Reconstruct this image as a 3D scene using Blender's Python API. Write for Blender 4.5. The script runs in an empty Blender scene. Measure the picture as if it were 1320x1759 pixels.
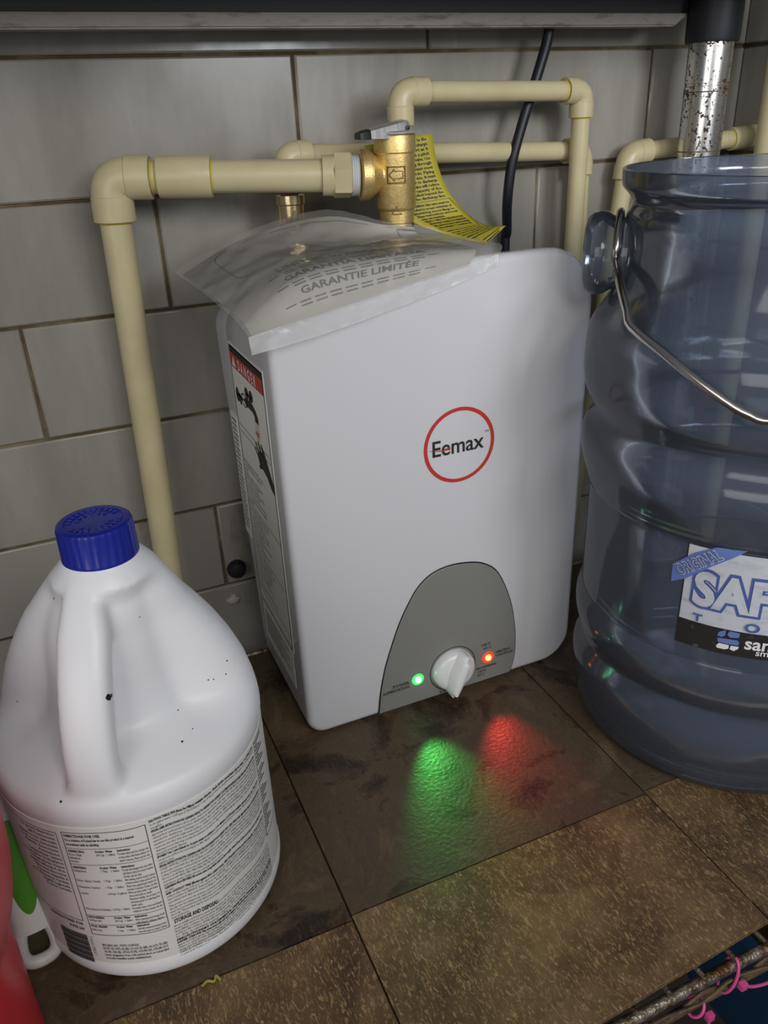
import bpy, bmesh, math, random
import numpy as np
from mathutils import Vector, Matrix, noise
random.seed(7)
PI = math.pi
SC = bpy.context.scene
COL = SC.collection

# ------------------------------------------------------------------ camera
H = 0.5
YAW, PITCH, ROLL, FPX = math.radians(22.366), math.radians(26.322), math.radians(2.704), 1365.0
_F = np.array([math.sin(YAW)*math.cos(PITCH), math.cos(YAW)*math.cos(PITCH), -math.sin(PITCH)])
_R = np.array([math.cos(YAW), -math.sin(YAW), 0.0]); _D = np.cross(_F, _R)
_R, _D = math.cos(ROLL)*_R+math.sin(ROLL)*_D, -math.sin(ROLL)*_R+math.cos(ROLL)*_D
cd = bpy.data.cameras.new('camera'); cam = bpy.data.objects.new('camera', cd); COL.objects.link(cam)
cam.matrix_world = Matrix(((_R[0], -_D[0], -_F[0], 0), (_R[1], -_D[1], -_F[1], 0), (_R[2], -_D[2], -_F[2], H), (0, 0, 0, 1)))
cd.sensor_fit = 'VERTICAL'; cd.sensor_height = 24.0; cd.lens = FPX/1759*24.0; cd.clip_start = 0.01
SC.camera = cam
# ------------------------------------------------------------------ world and room lights
wd = bpy.data.worlds.new('room_light'); SC.world = wd; wd.use_nodes = True
bg = wd.node_tree.nodes['Background']; bg.inputs[0].default_value = (0.80, 0.86, 1.0, 1); bg.inputs[1].default_value = 0.15
def area(name, loc, target, sx, sy, power, col):
    ld = bpy.data.lights.new(name, 'AREA'); ld.shape = 'RECTANGLE'; ld.size = sx; ld.size_y = sy; ld.energy = power; ld.color = col
    o = bpy.data.objects.new(name, ld); COL.objects.link(o); o.location = loc
    o.rotation_euler = (Vector(target)-Vector(loc)).to_track_quat('-Z', 'Y').to_euler(); return o
area('key_light', (0.16, -0.62, 0.96), (0.20, 0.50, 0.15), 0.45, 0.35, 5.0, (1.0, 0.96, 0.91))  # key light standing in for the lit room, set low near the camera for falloff
area('left_fill', (-1.0, -0.8, 0.75), (0.1, 0.5, 0.15), 1.0, 0.9, 8.5, (1.0, 0.97, 0.93))  # added broad fill that brightens the heater's labelled left side; no doorway there
area('right_lamp', (0.66, -0.75, 0.85), (0.60, 0.77, 0.45), 0.40, 0.40, 1.4, (0.93, 0.96, 1.0)).data.spread = math.radians(60)
SC.view_settings.view_transform = 'Standard'; SC.view_settings.look = 'None'
SC.view_settings.exposure = 0.0; SC.view_settings.gamma = 1.0; SC.view_settings.use_curve_mapping = False

# ------------------------------------------------------------------ pixel helpers (1320 x 1759 frame)
C0 = np.array([0, 0, H])
def ray(x, y): return _R*((x-660)/FPX)+_D*((y-879.5)/FPX)+_F
def onY(x, y, Y): d = ray(x, y); return Vector(C0+d*(Y/d[1]))
def onX(x, y, X): d = ray(x, y); return Vector(C0+d*(X/d[0]))
def onZ(x, y, z=0.0): d = ray(x, y); return Vector(C0+d*((z-H)/d[2]))
def onCyl(x, y, c, r):
    d = ray(x, y); a = d[0]**2+d[1]**2; b = -(d[0]*c[0]+d[1]*c[1]); k = c[0]**2+c[1]**2-r*r
    t = (-b-math.sqrt(max(0, b*b-a*k)))/a; return Vector(C0+d*t)

# ------------------------------------------------------------------ materials
MATS = {}
def mat(name, col, rough=0.5, metal=0.0, col2=None, scale=30.0, lo=0.4, hi=0.65, bump=0.0, bscale=200.0, stretch=(1, 1, 1), rough2=None, emit=None, spec=0.5, detail=6.0, coat=0.0, rand=False, trans=0.0, ior=1.45):
    m = bpy.data.materials.new(name); m.use_nodes = True; nt = m.node_tree; N = nt.nodes; L = nt.links
    b = N['Principled BSDF']; b.inputs['Base Color'].default_value = (*col, 1); b.inputs['Roughness'].default_value = rough; b.inputs['Metallic'].default_value = metal
    b.inputs['Specular IOR Level'].default_value = spec; b.inputs['Coat Weight'].default_value = coat; b.inputs['IOR'].default_value = ior
    b.inputs['Transmission Weight'].default_value = trans
    tc = N.new('ShaderNodeTexCoord'); mp = N.new('ShaderNodeMapping'); mp.inputs['Scale'].default_value = stretch
    L.new(tc.outputs['Object'], mp.inputs['Vector'])
    if rand:
        oi = N.new('ShaderNodeObjectInfo'); mu = N.new('ShaderNodeVectorMath'); mu.operation = 'SCALE'; mu.inputs[0].default_value = (3.1, 5.7, 1.3)
        L.new(oi.outputs['Random'], mu.inputs['Scale']); L.new(mu.outputs[0], mp.inputs['Location'])
    if col2 is not None or rough2 is not None:
        no = N.new('ShaderNodeTexNoise'); no.inputs['Scale'].default_value = scale; no.inputs['Detail'].default_value = detail; no.inputs['Roughness'].default_value = 0.62
        L.new(mp.outputs[0], no.inputs['Vector'])
        r = N.new('ShaderNodeValToRGB'); r.color_ramp.elements[0].position = lo; r.color_ramp.elements[1].position = hi
        L.new(no.outputs['Fac'], r.inputs[0])
        if col2 is not None:
            r.color_ramp.elements[0].color = (*col, 1); r.color_ramp.elements[1].color = (*col2, 1); L.new(r.outputs[0], b.inputs['Base Color'])
        if rough2 is not None:
            mr = N.new('ShaderNodeMapRange'); mr.inputs[1].default_value = lo; mr.inputs[2].default_value = hi; mr.inputs[3].default_value = rough; mr.inputs[4].default_value = rough2
            L.new(no.outputs['Fac'], mr.inputs[0]); L.new(mr.outputs[0], b.inputs['Roughness'])
    if bump:
        n2 = N.new('ShaderNodeTexNoise'); n2.inputs['Scale'].default_value = bscale; n2.inputs['Detail'].default_value = 4; L.new(mp.outputs[0], n2.inputs['Vector'])
        bp = N.new('ShaderNodeBump'); bp.inputs['Strength'].default_value = bump; bp.inputs['Distance'].default_value = 0.002
        L.new(n2.outputs['Fac'], bp.inputs['Height']); L.new(bp.outputs[0], b.inputs['Normal'])
    if emit:
        b.inputs['Emission Color'].default_value = (*emit[0], 1); b.inputs['Emission Strength'].default_value = emit[1]
    MATS[name] = m; return m

def film(name, tint, haze, hazecol, rough, gloss=1.0, bump=0.0, bscale=60.0, ior=1.5):
    """clear plastic: tinted see-through sheet with some milky scatter and a Fresnel gloss"""
    m = bpy.data.materials.new(name); m.use_nodes = True; nt = m.node_tree; N = nt.nodes; L = nt.links
    for n in list(N):
        if n.type != 'OUTPUT_MATERIAL': N.remove(n)
    out = [n for n in N if n.type == 'OUTPUT_MATERIAL'][0]
    tr = N.new('ShaderNodeBsdfTransparent'); tr.inputs[0].default_value = (*tint, 1)
    df = N.new('ShaderNodeBsdfDiffuse'); df.inputs[0].default_value = (*hazecol, 1)
    gl = N.new('ShaderNodeBsdfGlossy'); gl.inputs['Roughness'].default_value = rough; gl.inputs[0].default_value = (gloss, gloss, gloss, 1)
    mx = N.new('ShaderNodeMixShader'); mx.inputs[0].default_value = haze; L.new(tr.outputs[0], mx.inputs[1]); L.new(df.outputs[0], mx.inputs[2])
    fr = N.new('ShaderNodeFresnel'); fr.inputs[0].default_value = ior
    m2 = N.new('ShaderNodeMixShader'); L.new(fr.outputs[0], m2.inputs[0]); L.new(mx.outputs[0], m2.inputs[1]); L.new(gl.outputs[0], m2.inputs[2])
    L.new(m2.outputs[0], out.inputs[0])
    if bump:
        tc = N.new('ShaderNodeTexCoord'); n2 = N.new('ShaderNodeTexNoise'); n2.inputs['Scale'].default_value = bscale; n2.inputs['Detail'].default_value = 5; L.new(tc.outputs['Object'], n2.inputs['Vector'])
        bp = N.new('ShaderNodeBump'); bp.inputs['Strength'].default_value = bump; bp.inputs['Distance'].default_value = 0.003
        L.new(n2.outputs['Fac'], bp.inputs['Height']); L.new(bp.outputs[0], gl.inputs['Normal']); L.new(bp.outputs[0], df.inputs['Normal']); L.new(bp.outputs[0], fr.inputs['Normal'])
    MATS[name] = m; return m

mat('tile_white', (0.235, 0.222, 0.192), 0.13, col2=(0.315, 0.300, 0.265), scale=9, lo=0.35, hi=0.7, rough2=0.34, stretch=(1.6, 1, 0.45), bump=0.05, bscale=60, rand=True)
mat('tile_stained', (0.30, 0.285, 0.25), 0.2, col2=(0.12, 0.085, 0.05), scale=16, lo=0.56, hi=0.85, rough2=0.45, stretch=(1.8, 1, 0.7), bump=0.05, bscale=60, rand=True)
mat('grout', (0.075, 0.05, 0.022), 0.85, col2=(0.24, 0.20, 0.12), scale=14, lo=0.45, hi=0.75, bump=0.6, bscale=400)
def vinyl_mat(name, stops, fleck, fs):
    m = mat(name, (0.05, 0.035, 0.02), 0.46, bump=0.3, bscale=330, rand=True); nt = m.node_tree; N = nt.nodes; L = nt.links; b = N['Principled BSDF']
    mp = [n for n in N if n.type == 'MAPPING'][0]
    no = N.new('ShaderNodeTexNoise'); no.inputs['Scale'].default_value = 15; no.inputs['Detail'].default_value = 14; no.inputs['Roughness'].default_value = 0.66; no.inputs['Distortion'].default_value = 0.6; L.new(mp.outputs[0], no.inputs['Vector'])
    r = N.new('ShaderNodeValToRGB'); e = r.color_ramp.elements
    e[0].position = stops[0][0]; e[0].color = (*stops[0][1], 1); e[1].position = stops[-1][0]; e[1].color = (*stops[-1][1], 1)
    for p_, c_ in stops[1:-1]: k = e.new(p_); k.color = (*c_, 1)
    L.new(no.outputs['Fac'], r.inputs[0])
    m2 = N.new('ShaderNodeMapping'); m2.inputs['Rotation'].default_value = (0, 0, 0.5); m2.inputs['Scale'].default_value = (2.6, 0.8, 1); L.new(mp.outputs[0], m2.inputs['Vector'])
    n2 = N.new('ShaderNodeTexNoise'); n2.inputs['Scale'].default_value = fs; n2.inputs['Detail'].default_value = 6; n2.inputs['Distortion'].default_value = 1.2; L.new(m2.outputs[0], n2.inputs['Vector'])
    r2 = N.new('ShaderNodeValToRGB'); r2.color_ramp.elements[0].position = 0.52; r2.color_ramp.elements[1].position = 0.72; L.new(n2.outputs['Fac'], r2.inputs[0])
    mu = N.new('ShaderNodeMath'); mu.operation = 'MULTIPLY'; mu.inputs[1].default_value = fleck[1]; L.new(r2.outputs[0], mu.inputs[0])
    mx = N.new('ShaderNodeMix'); mx.data_type = 'RGBA'; mx.inputs[7].default_value = (*fleck[0], 1); L.new(mu.outputs[0], mx.inputs[0]); L.new(r.outputs[0], mx.inputs[6]); L.new(mx.outputs[2], b.inputs['Base Color'])
vinyl_mat('vinyl_slate', ((0.38, (0.022, 0.0135, 0.008)), (0.455, (0.060, 0.037, 0.021)), (0.47, (0.085, 0.060, 0.034)), (0.56, (0.070, 0.049, 0.029)), (0.66, (0.13, 0.088, 0.050))), ((0.20, 0.135, 0.07), 0.25), 150)
vinyl_mat('vinyl_tan', ((0.36, (0.062, 0.034, 0.017)), (0.50, (0.115, 0.067, 0.030)), (0.66, (0.185, 0.120, 0.055))), ((0.44, 0.295, 0.135), 0.9), 240)
mat('vinyl_edge', (0.30, 0.23, 0.14), 0.8)
mat('cpvc', (0.49, 0.43, 0.245), 0.36, col2=(0.57, 0.51, 0.315), scale=26, lo=0.3, hi=0.7, bump=0.03)
mat('glue', (0.55, 0.43, 0.06), 0.3)
mat('brass', (0.66, 0.48, 0.18), 0.46, 0.85, col2=(0.80, 0.62, 0.28), scale=300, lo=0.35, hi=0.65, bump=0.15, bscale=900)
mat('brass_bright', (0.72, 0.58, 0.34), 0.2, 1.0, bump=0.05)
mat('brass_dark', (0.20, 0.13, 0.04), 0.5, 1.0)
mat('chrome', (0.80, 0.80, 0.81), 0.30, 0.75, rough2=0.5, scale=300, stretch=(1, 1, 0.1))
mat('tape_white', (0.62, 0.63, 0.64), 0.5)
mat('heater_white', (0.60, 0.60, 0.625), 0.2, spec=0.5, coat=0.25)
mat('heater_rear', (0.58, 0.58, 0.60), 0.35)
mat('panel_grey', (0.215, 0.215, 0.20), 0.42)
mat('black', (0.012, 0.012, 0.013), 0.45)
mat('ink', (0.018, 0.017, 0.018), 0.6)
mat('ink_soft', (0.07, 0.065, 0.06), 0.6)
mat('ink_red', (0.50, 0.035, 0.025), 0.45)
mat('ink_white', (0.80, 0.80, 0.79), 0.5)
mat('sticker', (0.82, 0.81, 0.76), 0.42)
mat('knob_white', (0.74, 0.745, 0.74), 0.28, coat=0.2)
mat('led_green', (0.02, 0.5, 0.08), 0.2, emit=((0.05, 1.0, 0.14), 0.9))
mat('led_green_core', (0.6, 1, 0.8), 0.2, emit=((0.35, 1.0, 0.60), 9.0))
mat('led_red', (0.6, 0.02, 0.01), 0.2, emit=((1.0, 0.03, 0.015), 1.2))
mat('led_red_core', (1, 0.5, 0.1), 0.2, emit=((1.0, 0.36, 0.06), 5.0))
mat('tag_yellow', (0.46, 0.39, 0.035), 0.5)
mat('cable', (0.008, 0.009, 0.014), 0.45)
mat('grey_plastic', (0.10, 0.105, 0.115), 0.45)
mat('paper', (0.36, 0.34, 0.305), 0.7)
film('bag_film', (0.98, 0.98, 0.975), 0.14, (0.75, 0.74, 0.72), 0.22, bump=0.4, bscale=45, ior=1.12)
film('bag_seal', (0.9, 0.9, 0.9), 0.42, (0.86, 0.86, 0.86), 0.22, bump=0.5, bscale=90, ior=1.3)
mat('hdpe', (0.82, 0.83, 0.86), 0.40, bump=0.04, bscale=120)
mat('label_white', (0.78, 0.775, 0.755), 0.42)
mat('cap_blue', (0.007, 0.018, 0.27), 0.35, coat=0.1)
mat('red_plastic', (0.62, 0.03, 0.04), 0.35)
mat('white_plastic', (0.66, 0.65, 0.62), 0.45)
mat('green_grip', (0.07, 0.26, 0.02), 0.5)
film('bucket_blue', (0.79, 0.825, 0.875), 0.16, (0.25, 0.30, 0.39), 0.10, bump=0.12, bscale=18, ior=1.38)
mat('bail_steel', (0.52, 0.49, 0.46), 0.22, 1.0)
mat('decal_white', (0.56, 0.59, 0.64), 0.5, col2=(0.40, 0.42, 0.46), scale=60, stretch=(1, 1, 3), lo=0.5, hi=0.75)
mat('decal_blue', (0.075, 0.12, 0.36), 0.45)
mat('decal_blue_light', (0.13, 0.20, 0.50), 0.45)
mat('decal_black', (0.022, 0.02, 0.02), 0.5, col2=(0.16, 0.16, 0.16), scale=70, lo=0.62, hi=0.72)
mat('rusty_tube', (0.62, 0.62, 0.60), 0.26, 0.95)
mat('collar_black', (0.010, 0.011, 0.016), 0.5)
mat('table_dark', (0.035, 0.033, 0.033), 0.55)
mat('table_lip', (0.27, 0.24, 0.205), 0.5, 0.2, col2=(0.08, 0.055, 0.04), scale=55, lo=0.52, hi=0.72, bump=0.5, bscale=120, stretch=(0.5, 1, 2.0))
mat('rust_rail', (0.42, 0.37, 0.30), 0.32, 0.85, col2=(0.15, 0.08, 0.035), scale=90, lo=0.42, hi=0.62, bump=0.6, bscale=400)
mat('rust_wire', (0.20, 0.14, 0.08), 0.6, 0.5, col2=(0.10, 0.075, 0.055), scale=60, bump=0.5, bscale=300)
mat('zip_pink', (0.72, 0.10, 0.32), 0.35)
mat('bin_blue', (0.012, 0.05, 0.12), 0.5)
mat('floor_dark', (0.05, 0.04, 0.035), 0.7, col2=(0.09, 0.075, 0.06), scale=12)
mat('rubber', (0.012, 0.014, 0.016), 0.6)
mat('plaster', (0.46, 0.43, 0.37), 0.7, col2=(0.16, 0.10, 0.05), scale=160, lo=0.5, hi=0.68)
mat('debris', (0.34, 0.30, 0.05), 0.6)
# rust freckles on the chromed tube
def freckle(m, rust, sc, th):
    nt = m.node_tree; N = nt.nodes; L = nt.links; b = N['Principled BSDF']
    tc = N.new('ShaderNodeTexCoord'); no = N.new('ShaderNodeTexNoise'); no.inputs['Scale'].default_value = sc; no.inputs['Detail'].default_value = 3; L.new(tc.outputs['Object'], no.inputs['Vector'])
    n3 = N.new('ShaderNodeTexNoise'); n3.inputs['Scale'].default_value = sc*0.16; L.new(tc.outputs['Object'], n3.inputs['Vector'])
    ad = N.new('ShaderNodeMath'); ad.operation = 'MULTIPLY_ADD'; ad.inputs[1].default_value = 0.45; L.new(n3.outputs['Fac'], ad.inputs[0]); L.new(no.outputs['Fac'], ad.inputs[2])
    r = N.new('ShaderNodeValToRGB'); r.color_ramp.elements[0].position = th; r.color_ramp.elements[1].position = th+0.03; L.new(ad.outputs[0], r.inputs[0])
    mx = N.new('ShaderNodeMix'); mx.data_type = 'RGBA'; mx.inputs[6].default_value = b.inputs['Base Color'].default_value; mx.inputs[7].default_value = (*rust, 1)
    L.new(r.outputs[0], mx.inputs[0]); L.new(mx.outputs[2], b.inputs['Base Color'])
    iv = N.new('ShaderNodeMath'); iv.operation = 'MULTIPLY_ADD'; iv.inputs[1].default_value = -0.95; iv.inputs[2].default_value = 0.95; L.new(r.outputs[0], iv.inputs[0]); L.new(iv.outputs[0], b.inputs['Metallic'])
    ro = N.new('ShaderNodeMath'); ro.operation = 'MULTIPLY_ADD'; ro.inputs[1].default_value = 0.5; ro.inputs[2].default_value = 0.24; L.new(r.outputs[0], ro.inputs[0]); L.new(ro.outputs[0], b.inputs['Roughness'])
freckle(MATS['rusty_tube'], (0.05, 0.025, 0.012), 300, 0.80)

# ------------------------------------------------------------------ mesh helpers
class MB:
    def __init__(s): s.v = []; s.f = []
    def add(s, vs, fs):
        o = len(s.v); s.v += [tuple(p) for p in vs]; s.f += [tuple(i+o for i in f) for f in fs]; return s
    def box(s, a, b):
        x0, y0, z0 = a; x1, y1, z1 = b
        return s.add([(x0, y0, z0), (x1, y0, z0), (x1, y1, z0), (x0, y1, z0), (x0, y0, z1), (x1, y0, z1), (x1, y1, z1), (x0, y1, z1)],
                     [(0, 3, 2, 1), (4, 5, 6, 7), (0, 1, 5, 4), (1, 2, 6, 5), (2, 3, 7, 6), (3, 0, 4, 7)])
    def rings(s, rs, cap0=True, cap1=True, closed=True):
        n = len(rs[0]); vs = [p for r in rs for p in r]; fs = []
        for k in range(len(rs)-1):
            for i in range(n if closed else n-1):
                j = (i+1) % n; fs.append((k*n+i, k*n+j, (k+1)*n+j, (k+1)*n+i))
        if cap0: fs.append(tuple(range(n-1, -1, -1)))
        if cap1: fs.append(tuple((len(rs)-1)*n+i for i in range(n)))
        return s.add(vs, fs)
    def lathe(s, prof, c=(0, 0, 0), axis=(0, 0, 1), n=32, cap0=True, cap1=True):
        """prof: (distance along axis, radius)"""
        a = Vector(axis).normalized(); e1 = a.orthogonal().normalized(); e2 = a.cross(e1); c = Vector(c)
        return s.rings([[c+a*h+(e1*math.cos(2*PI*i/n)+e2*math.sin(2*PI*i/n))*r for i in range(n)] for h, r in prof], cap0, cap1)
    def tube(s, pts, r, n=12, cap=True):
        pts = [Vector(p) for p in pts]; rs = r if hasattr(r, '__len__') else [r]*len(pts)
        prev = None; out = []
        for k, p in enumerate(pts):
            t = (pts[min(k+1, len(pts)-1)]-pts[max(k-1, 0)]).normalized()
            if prev is None: e = t.orthogonal().normalized()
            else: e = (prev-t*prev.dot(t)).normalized()
            prev = e; f = t.cross(e)
            out.append([p+(e*math.cos(2*PI*i/n)+f*math.sin(2*PI*i/n))*rs[k] for i in range(n)])
        return s.rings(out, cap, cap)
    def mesh(s, name):
        m = bpy.data.meshes.new(name); m.from_pydata(s.v, [], s.f); m.update(); return m
    def build(s, name, material, parent=None, smooth=True, angle=40, bevel=0.0):
        return obj(name, s.mesh(name), material, parent, smooth, angle, bevel)

def obj(name, me, material, parent=None, smooth=True, angle=40, bevel=0.0):
    bm = bmesh.new(); bm.from_mesh(me)
    if bevel: bmesh.ops.bevel(bm, geom=[e for e in bm.edges if len(e.link_faces) == 2 and e.calc_face_angle(0) > 0.6], offset=bevel, segments=2, affect='EDGES')
    bmesh.ops.recalc_face_normals(bm, faces=bm.faces)
    if smooth:
        a = math.radians(angle)
        for f in bm.faces: f.smooth = True
        for e in bm.edges:
            if len(e.link_faces) == 2 and e.calc_face_angle(0) > a: e.smooth = False
    bm.to_mesh(me); bm.free()
    me.materials.append(MATS[material] if isinstance(material, str) else material)
    o = bpy.data.objects.new(name, me); COL.objects.link(o)
    if parent is not None: o.parent = parent; o.matrix_parent_inverse = Matrix.Translation(parent.location).inverted() if parent.type == 'EMPTY' and parent.location.length else Matrix()
    return o
def tag(o, label=None, cat=None, group=None, kind=None):
    if label: o['label'] = label
    if cat: o['category'] = cat
    if group: o['group'] = group
    if kind: o['kind'] = kind
    return o
def thing(name, label, cat, loc=(0, 0, 0), group=None):
    e = bpy.data.objects.new(name, None); e.empty_display_size = 0.02; e.location = loc; COL.objects.link(e)
    return tag(e, label, cat, group)
def fillet(pts, r, n=8):
    pts = [Vector(p) for p in pts]; out = [pts[0]]
    for k in range(1, len(pts)-1):
        a, b, c = pts[k-1], pts[k], pts[k+1]; d1 = (a-b).normalized(); d2 = (c-b).normalized()
        rr = min(r, (a-b).length*0.49, (c-b).length*0.49); p0 = b+d1*rr; p1 = b+d2*rr
        for i in range(n+1):
            t = i/n; out.append(p0*(1-t)**2+b*2*t*(1-t)+p1*t*t)
    out.append(pts[-1]); return out
def spline(pts, n=8):
    pts = [Vector(p) for p in pts]; P = [pts[0]*2-pts[1]]+pts+[pts[-1]*2-pts[-2]]; out = []
    for k in range(1, len(P)-2):
        for i in range(n):
            t = i/n; a, b, c, d = P[k-1:k+3]
            out.append(0.5*((2*b)+(c-a)*t+(2*a-5*b+4*c-d)*t*t+(3*b-a-3*c+d)*t**3))
    out.append(pts[-1]); return out

# flat print: 2D glyph and line geometry mapped on to a surface
def text2d(body, size, ox=0, oy=0, xs=1.0, bold=0.0, align='LEFT', res=1, lead=1.0, rot=0.0, shear=0.0):
    c = bpy.data.curves.new('t', 'FONT'); c.body = body; c.size = size; c.align_x = align; c.resolution_u = res; c.offset = bold; c.space_line = lead; c.shear = shear
    o = bpy.data.objects.new('t', c); me = bpy.data.meshes.new_from_object(o)
    ca, sa = math.cos(rot), math.sin(rot)
    vs = [(ox+v.co.x*xs*ca-v.co.y*sa, oy+v.co.x*xs*sa+v.co.y*ca) for v in me.vertices]; fs = [tuple(p.vertices) for p in me.polygons]
    bpy.data.objects.remove(o); bpy.data.curves.remove(c); bpy.data.meshes.remove(me)
    return vs, fs
def rect2d(u0, v0, u1, v1, n=1):
    vs = []; fs = []
    for i in range(n+1):
        u = u0+(u1-u0)*i/n; vs += [(u, v0), (u, v1)]
    for i in range(n): fs.append((2*i, 2*i+2, 2*i+3, 2*i+1))
    return vs, fs
def line2d(pts, w):
    vs = []; fs = []
    for k, (x, y) in enumerate(pts):
        x0, y0 = pts[max(k-1, 0)]; x1, y1 = pts[min(k+1, len(pts)-1)]; l = math.hypot(x1-x0, y1-y0) or 1; nx, ny = -(y1-y0)/l*w/2, (x1-x0)/l*w/2
        ww = 1.0; vs += [(x+nx*ww, y+ny*ww), (x-nx*ww, y-ny*ww)]
        if k: fs.append((2*k-2, 2*k-1, 2*k+1, 2*k))
    return vs, fs
def frame2d(u0, v0, u1, v1, w, n=12):
    r = [rect2d(u0, v0, u1, v0+w, n), rect2d(u0, v1-w, u1, v1, n), rect2d(u0, v0, u0+w, v1, 1), rect2d(u1-w, v0, u1, v1, 1)]
    return r
def poly2d(pts): return list(pts), [tuple(range(len(pts)))]
def ell2d(cx, cy, a, b, n=24, rot=0): return poly2d([(cx+a*math.cos(2*PI*i/n)*math.cos(rot)-b*math.sin(2*PI*i/n)*math.sin(rot), cy+a*math.cos(2*PI*i/n)*math.sin(rot)+b*math.sin(2*PI*i/n)*math.cos(rot)) for i in range(n)])
def ring2d(cx, cy, r0, r1, n=64):
    vs = []; fs = []
    for i in range(n):
        a = 2*PI*i/n; vs += [(cx+r0*math.cos(a), cy+r0*math.sin(a)), (cx+r1*math.cos(a), cy+r1*math.sin(a))]
        j = (i+1) % n; fs.append((2*i, 2*j, 2*j+1, 2*i+1))
    return vs, fs
def prints(name, items, f, material, parent):
    b = MB()
    for vs, fs in items: b.add([f(u, v) for u, v in vs], fs)
    m = b.mesh(name); m.materials.append(MATS[material]); o = bpy.data.objects.new(name, m); COL.objects.link(o)
    if parent is not None: o.parent = parent
    return o
def wrap(words, n):
    out = []; cur = ''
    for w in words.split():
        if len(cur)+len(w)+1 > n: out.append(cur); cur = w
        else: cur = (cur+' '+w).strip()
    return out+[cur]

class Surf:
    """smooth sheet through a grid of points"""
    def __init__(s, rows): s.g = [[np.array(p) for p in r] for r in rows]
    @staticmethod
    def cr(P, t):
        n = len(P)-1; x = min(max(t, 0), 1)*n; k = min(int(x), n-1); t = x-k
        b, c = P[k], P[k+1]; a = P[k-1] if k else 2*b-c; d = P[k+2] if k+2 <= n else 2*c-b
        return 0.5*((2*b)+(c-a)*t+(2*a-5*b+4*c-d)*t*t+(3*b-a-3*c+d)*t**3)
    def at(s, u, v): return s.cr([s.cr(r, u) for r in s.g], v)
    def normal(s, u, v):
        e = 1e-3; a = s.at(min(u+e, 1), v)-s.at(max(u-e, 0), v); b = s.at(u, min(v+e, 1))-s.at(u, max(v-e, 0)); n = np.cross(a, b); return n/np.linalg.norm(n)
    def mesh(s, nu, nv, off=0.0, wob=0.0, ws=40, up=True):
        b = MB(); vs = []
        for j in range(nv+1):
            for i in range(nu+1):
                u, v = i/nu, j/nv; p = s.at(u, v); n = s.normal(u, v)
                if up and n[2] < 0: n = -n
                p = p+n*off
                if wob: p = p+n*wob*(noise.noise(Vector(p)*ws)+0.6*noise.noise(Vector(p)*ws*2.7))
                vs.append(p)
        fs = [(j*(nu+1)+i, j*(nu+1)+i+1, (j+1)*(nu+1)+i+1, (j+1)*(nu+1)+i) for j in range(nv) for i in range(nu)]
        return b.add(vs, fs)

# ================================================================== SETTING
WY, CX = 0.77, 0.7725           # tile face of the back wall, face of the right wall
ZJ = [-0.166, -0.061, 0.043, 0.1405, 0.243, 0.3485, 0.448, 0.555, 0.659]
VJ = [0.20, 0.33, 0.1243, 0.24, -0.0206, 0.112, 0.2505, 0.3843]
wb = tag(MB().box((-0.9, WY+0.003, -0.75), (CX+0.03, WY+0.03, 0.72)).build('wall_back', 'grout', smooth=False), kind='structure')
wr = tag(MB().box((CX+0.003, 0.1, -0.75), (CX+0.03, WY+0.003, 0.72)).build('wall_right', 'grout', smooth=False), kind='structure')
tag(MB().box((-1.4, -0.9, -0.77), (1.4, 0.9, -0.75)).build('floor', 'floor_dark', smooth=False), kind='structure')
G = 0.0016
def tile_mesh(w, h, mt):
    b = MB(); b.box((-w/2, 0, -h/2), (w/2, 0.008, h/2)); m = b.mesh('tile'); bm = bmesh.new(); bm.from_mesh(m)
    bmesh.ops.bevel(bm, geom=[e for e in bm.edges if all(v.co.y < 0.001 for v in e.verts)], offset=0.0014, segments=2, affect='EDGES')
    bmesh.ops.recalc_face_normals(bm, faces=bm.faces)
    for f in bm.faces: f.smooth = len(f.verts) == 4 and f.calc_area() < w*h*0.5
    bm.to_mesh(m); bm.free(); m.materials.append(MATS[mt]); return m
TM = {}
def tile(parent, cx, cy, cz, w, h, rz=0.0):
    k = (round(w, 4), round(h, 4), 'tile_stained' if cz < 0.12 else 'tile_white')
    if k not in TM: TM[k] = tile_mesh(*k)
    o = bpy.data.objects.new('tile', TM[k]); COL.objects.link(o); o.parent = parent; o.location = (cx, cy, cz)
    o.rotation_euler = (random.uniform(-.004, .004), 0, rz+random.uniform(-.003, .003)); return o
for r in range(len(ZJ)-1):
    z0, z1 = ZJ[r]+G, ZJ[r+1]-G; xs = [x for x in [VJ[r]+0.3985*k for k in range(-3, 4)] if -0.55 < x < CX-0.01]
    xs = xs+[CX+0.0042]
    for a, b in zip(xs[:-1], xs[1:]): tile(wb, (a+b)/2, WY, (z0+z1)/2, b-a-2*G, z1-z0)
    ys = [WY+0.0008-0.17*(r % 2)-0.3985*k for k in range(0, 3)]
    if r % 2: ys = [WY+0.0008]+ys
    for a, b in zip(ys[:-1], ys[1:]):
        if a > 0.15: tile(wr, CX, (a+b)/2, (z0+z1)/2, a-b-2*G, z1-z0, -PI/2)

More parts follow.
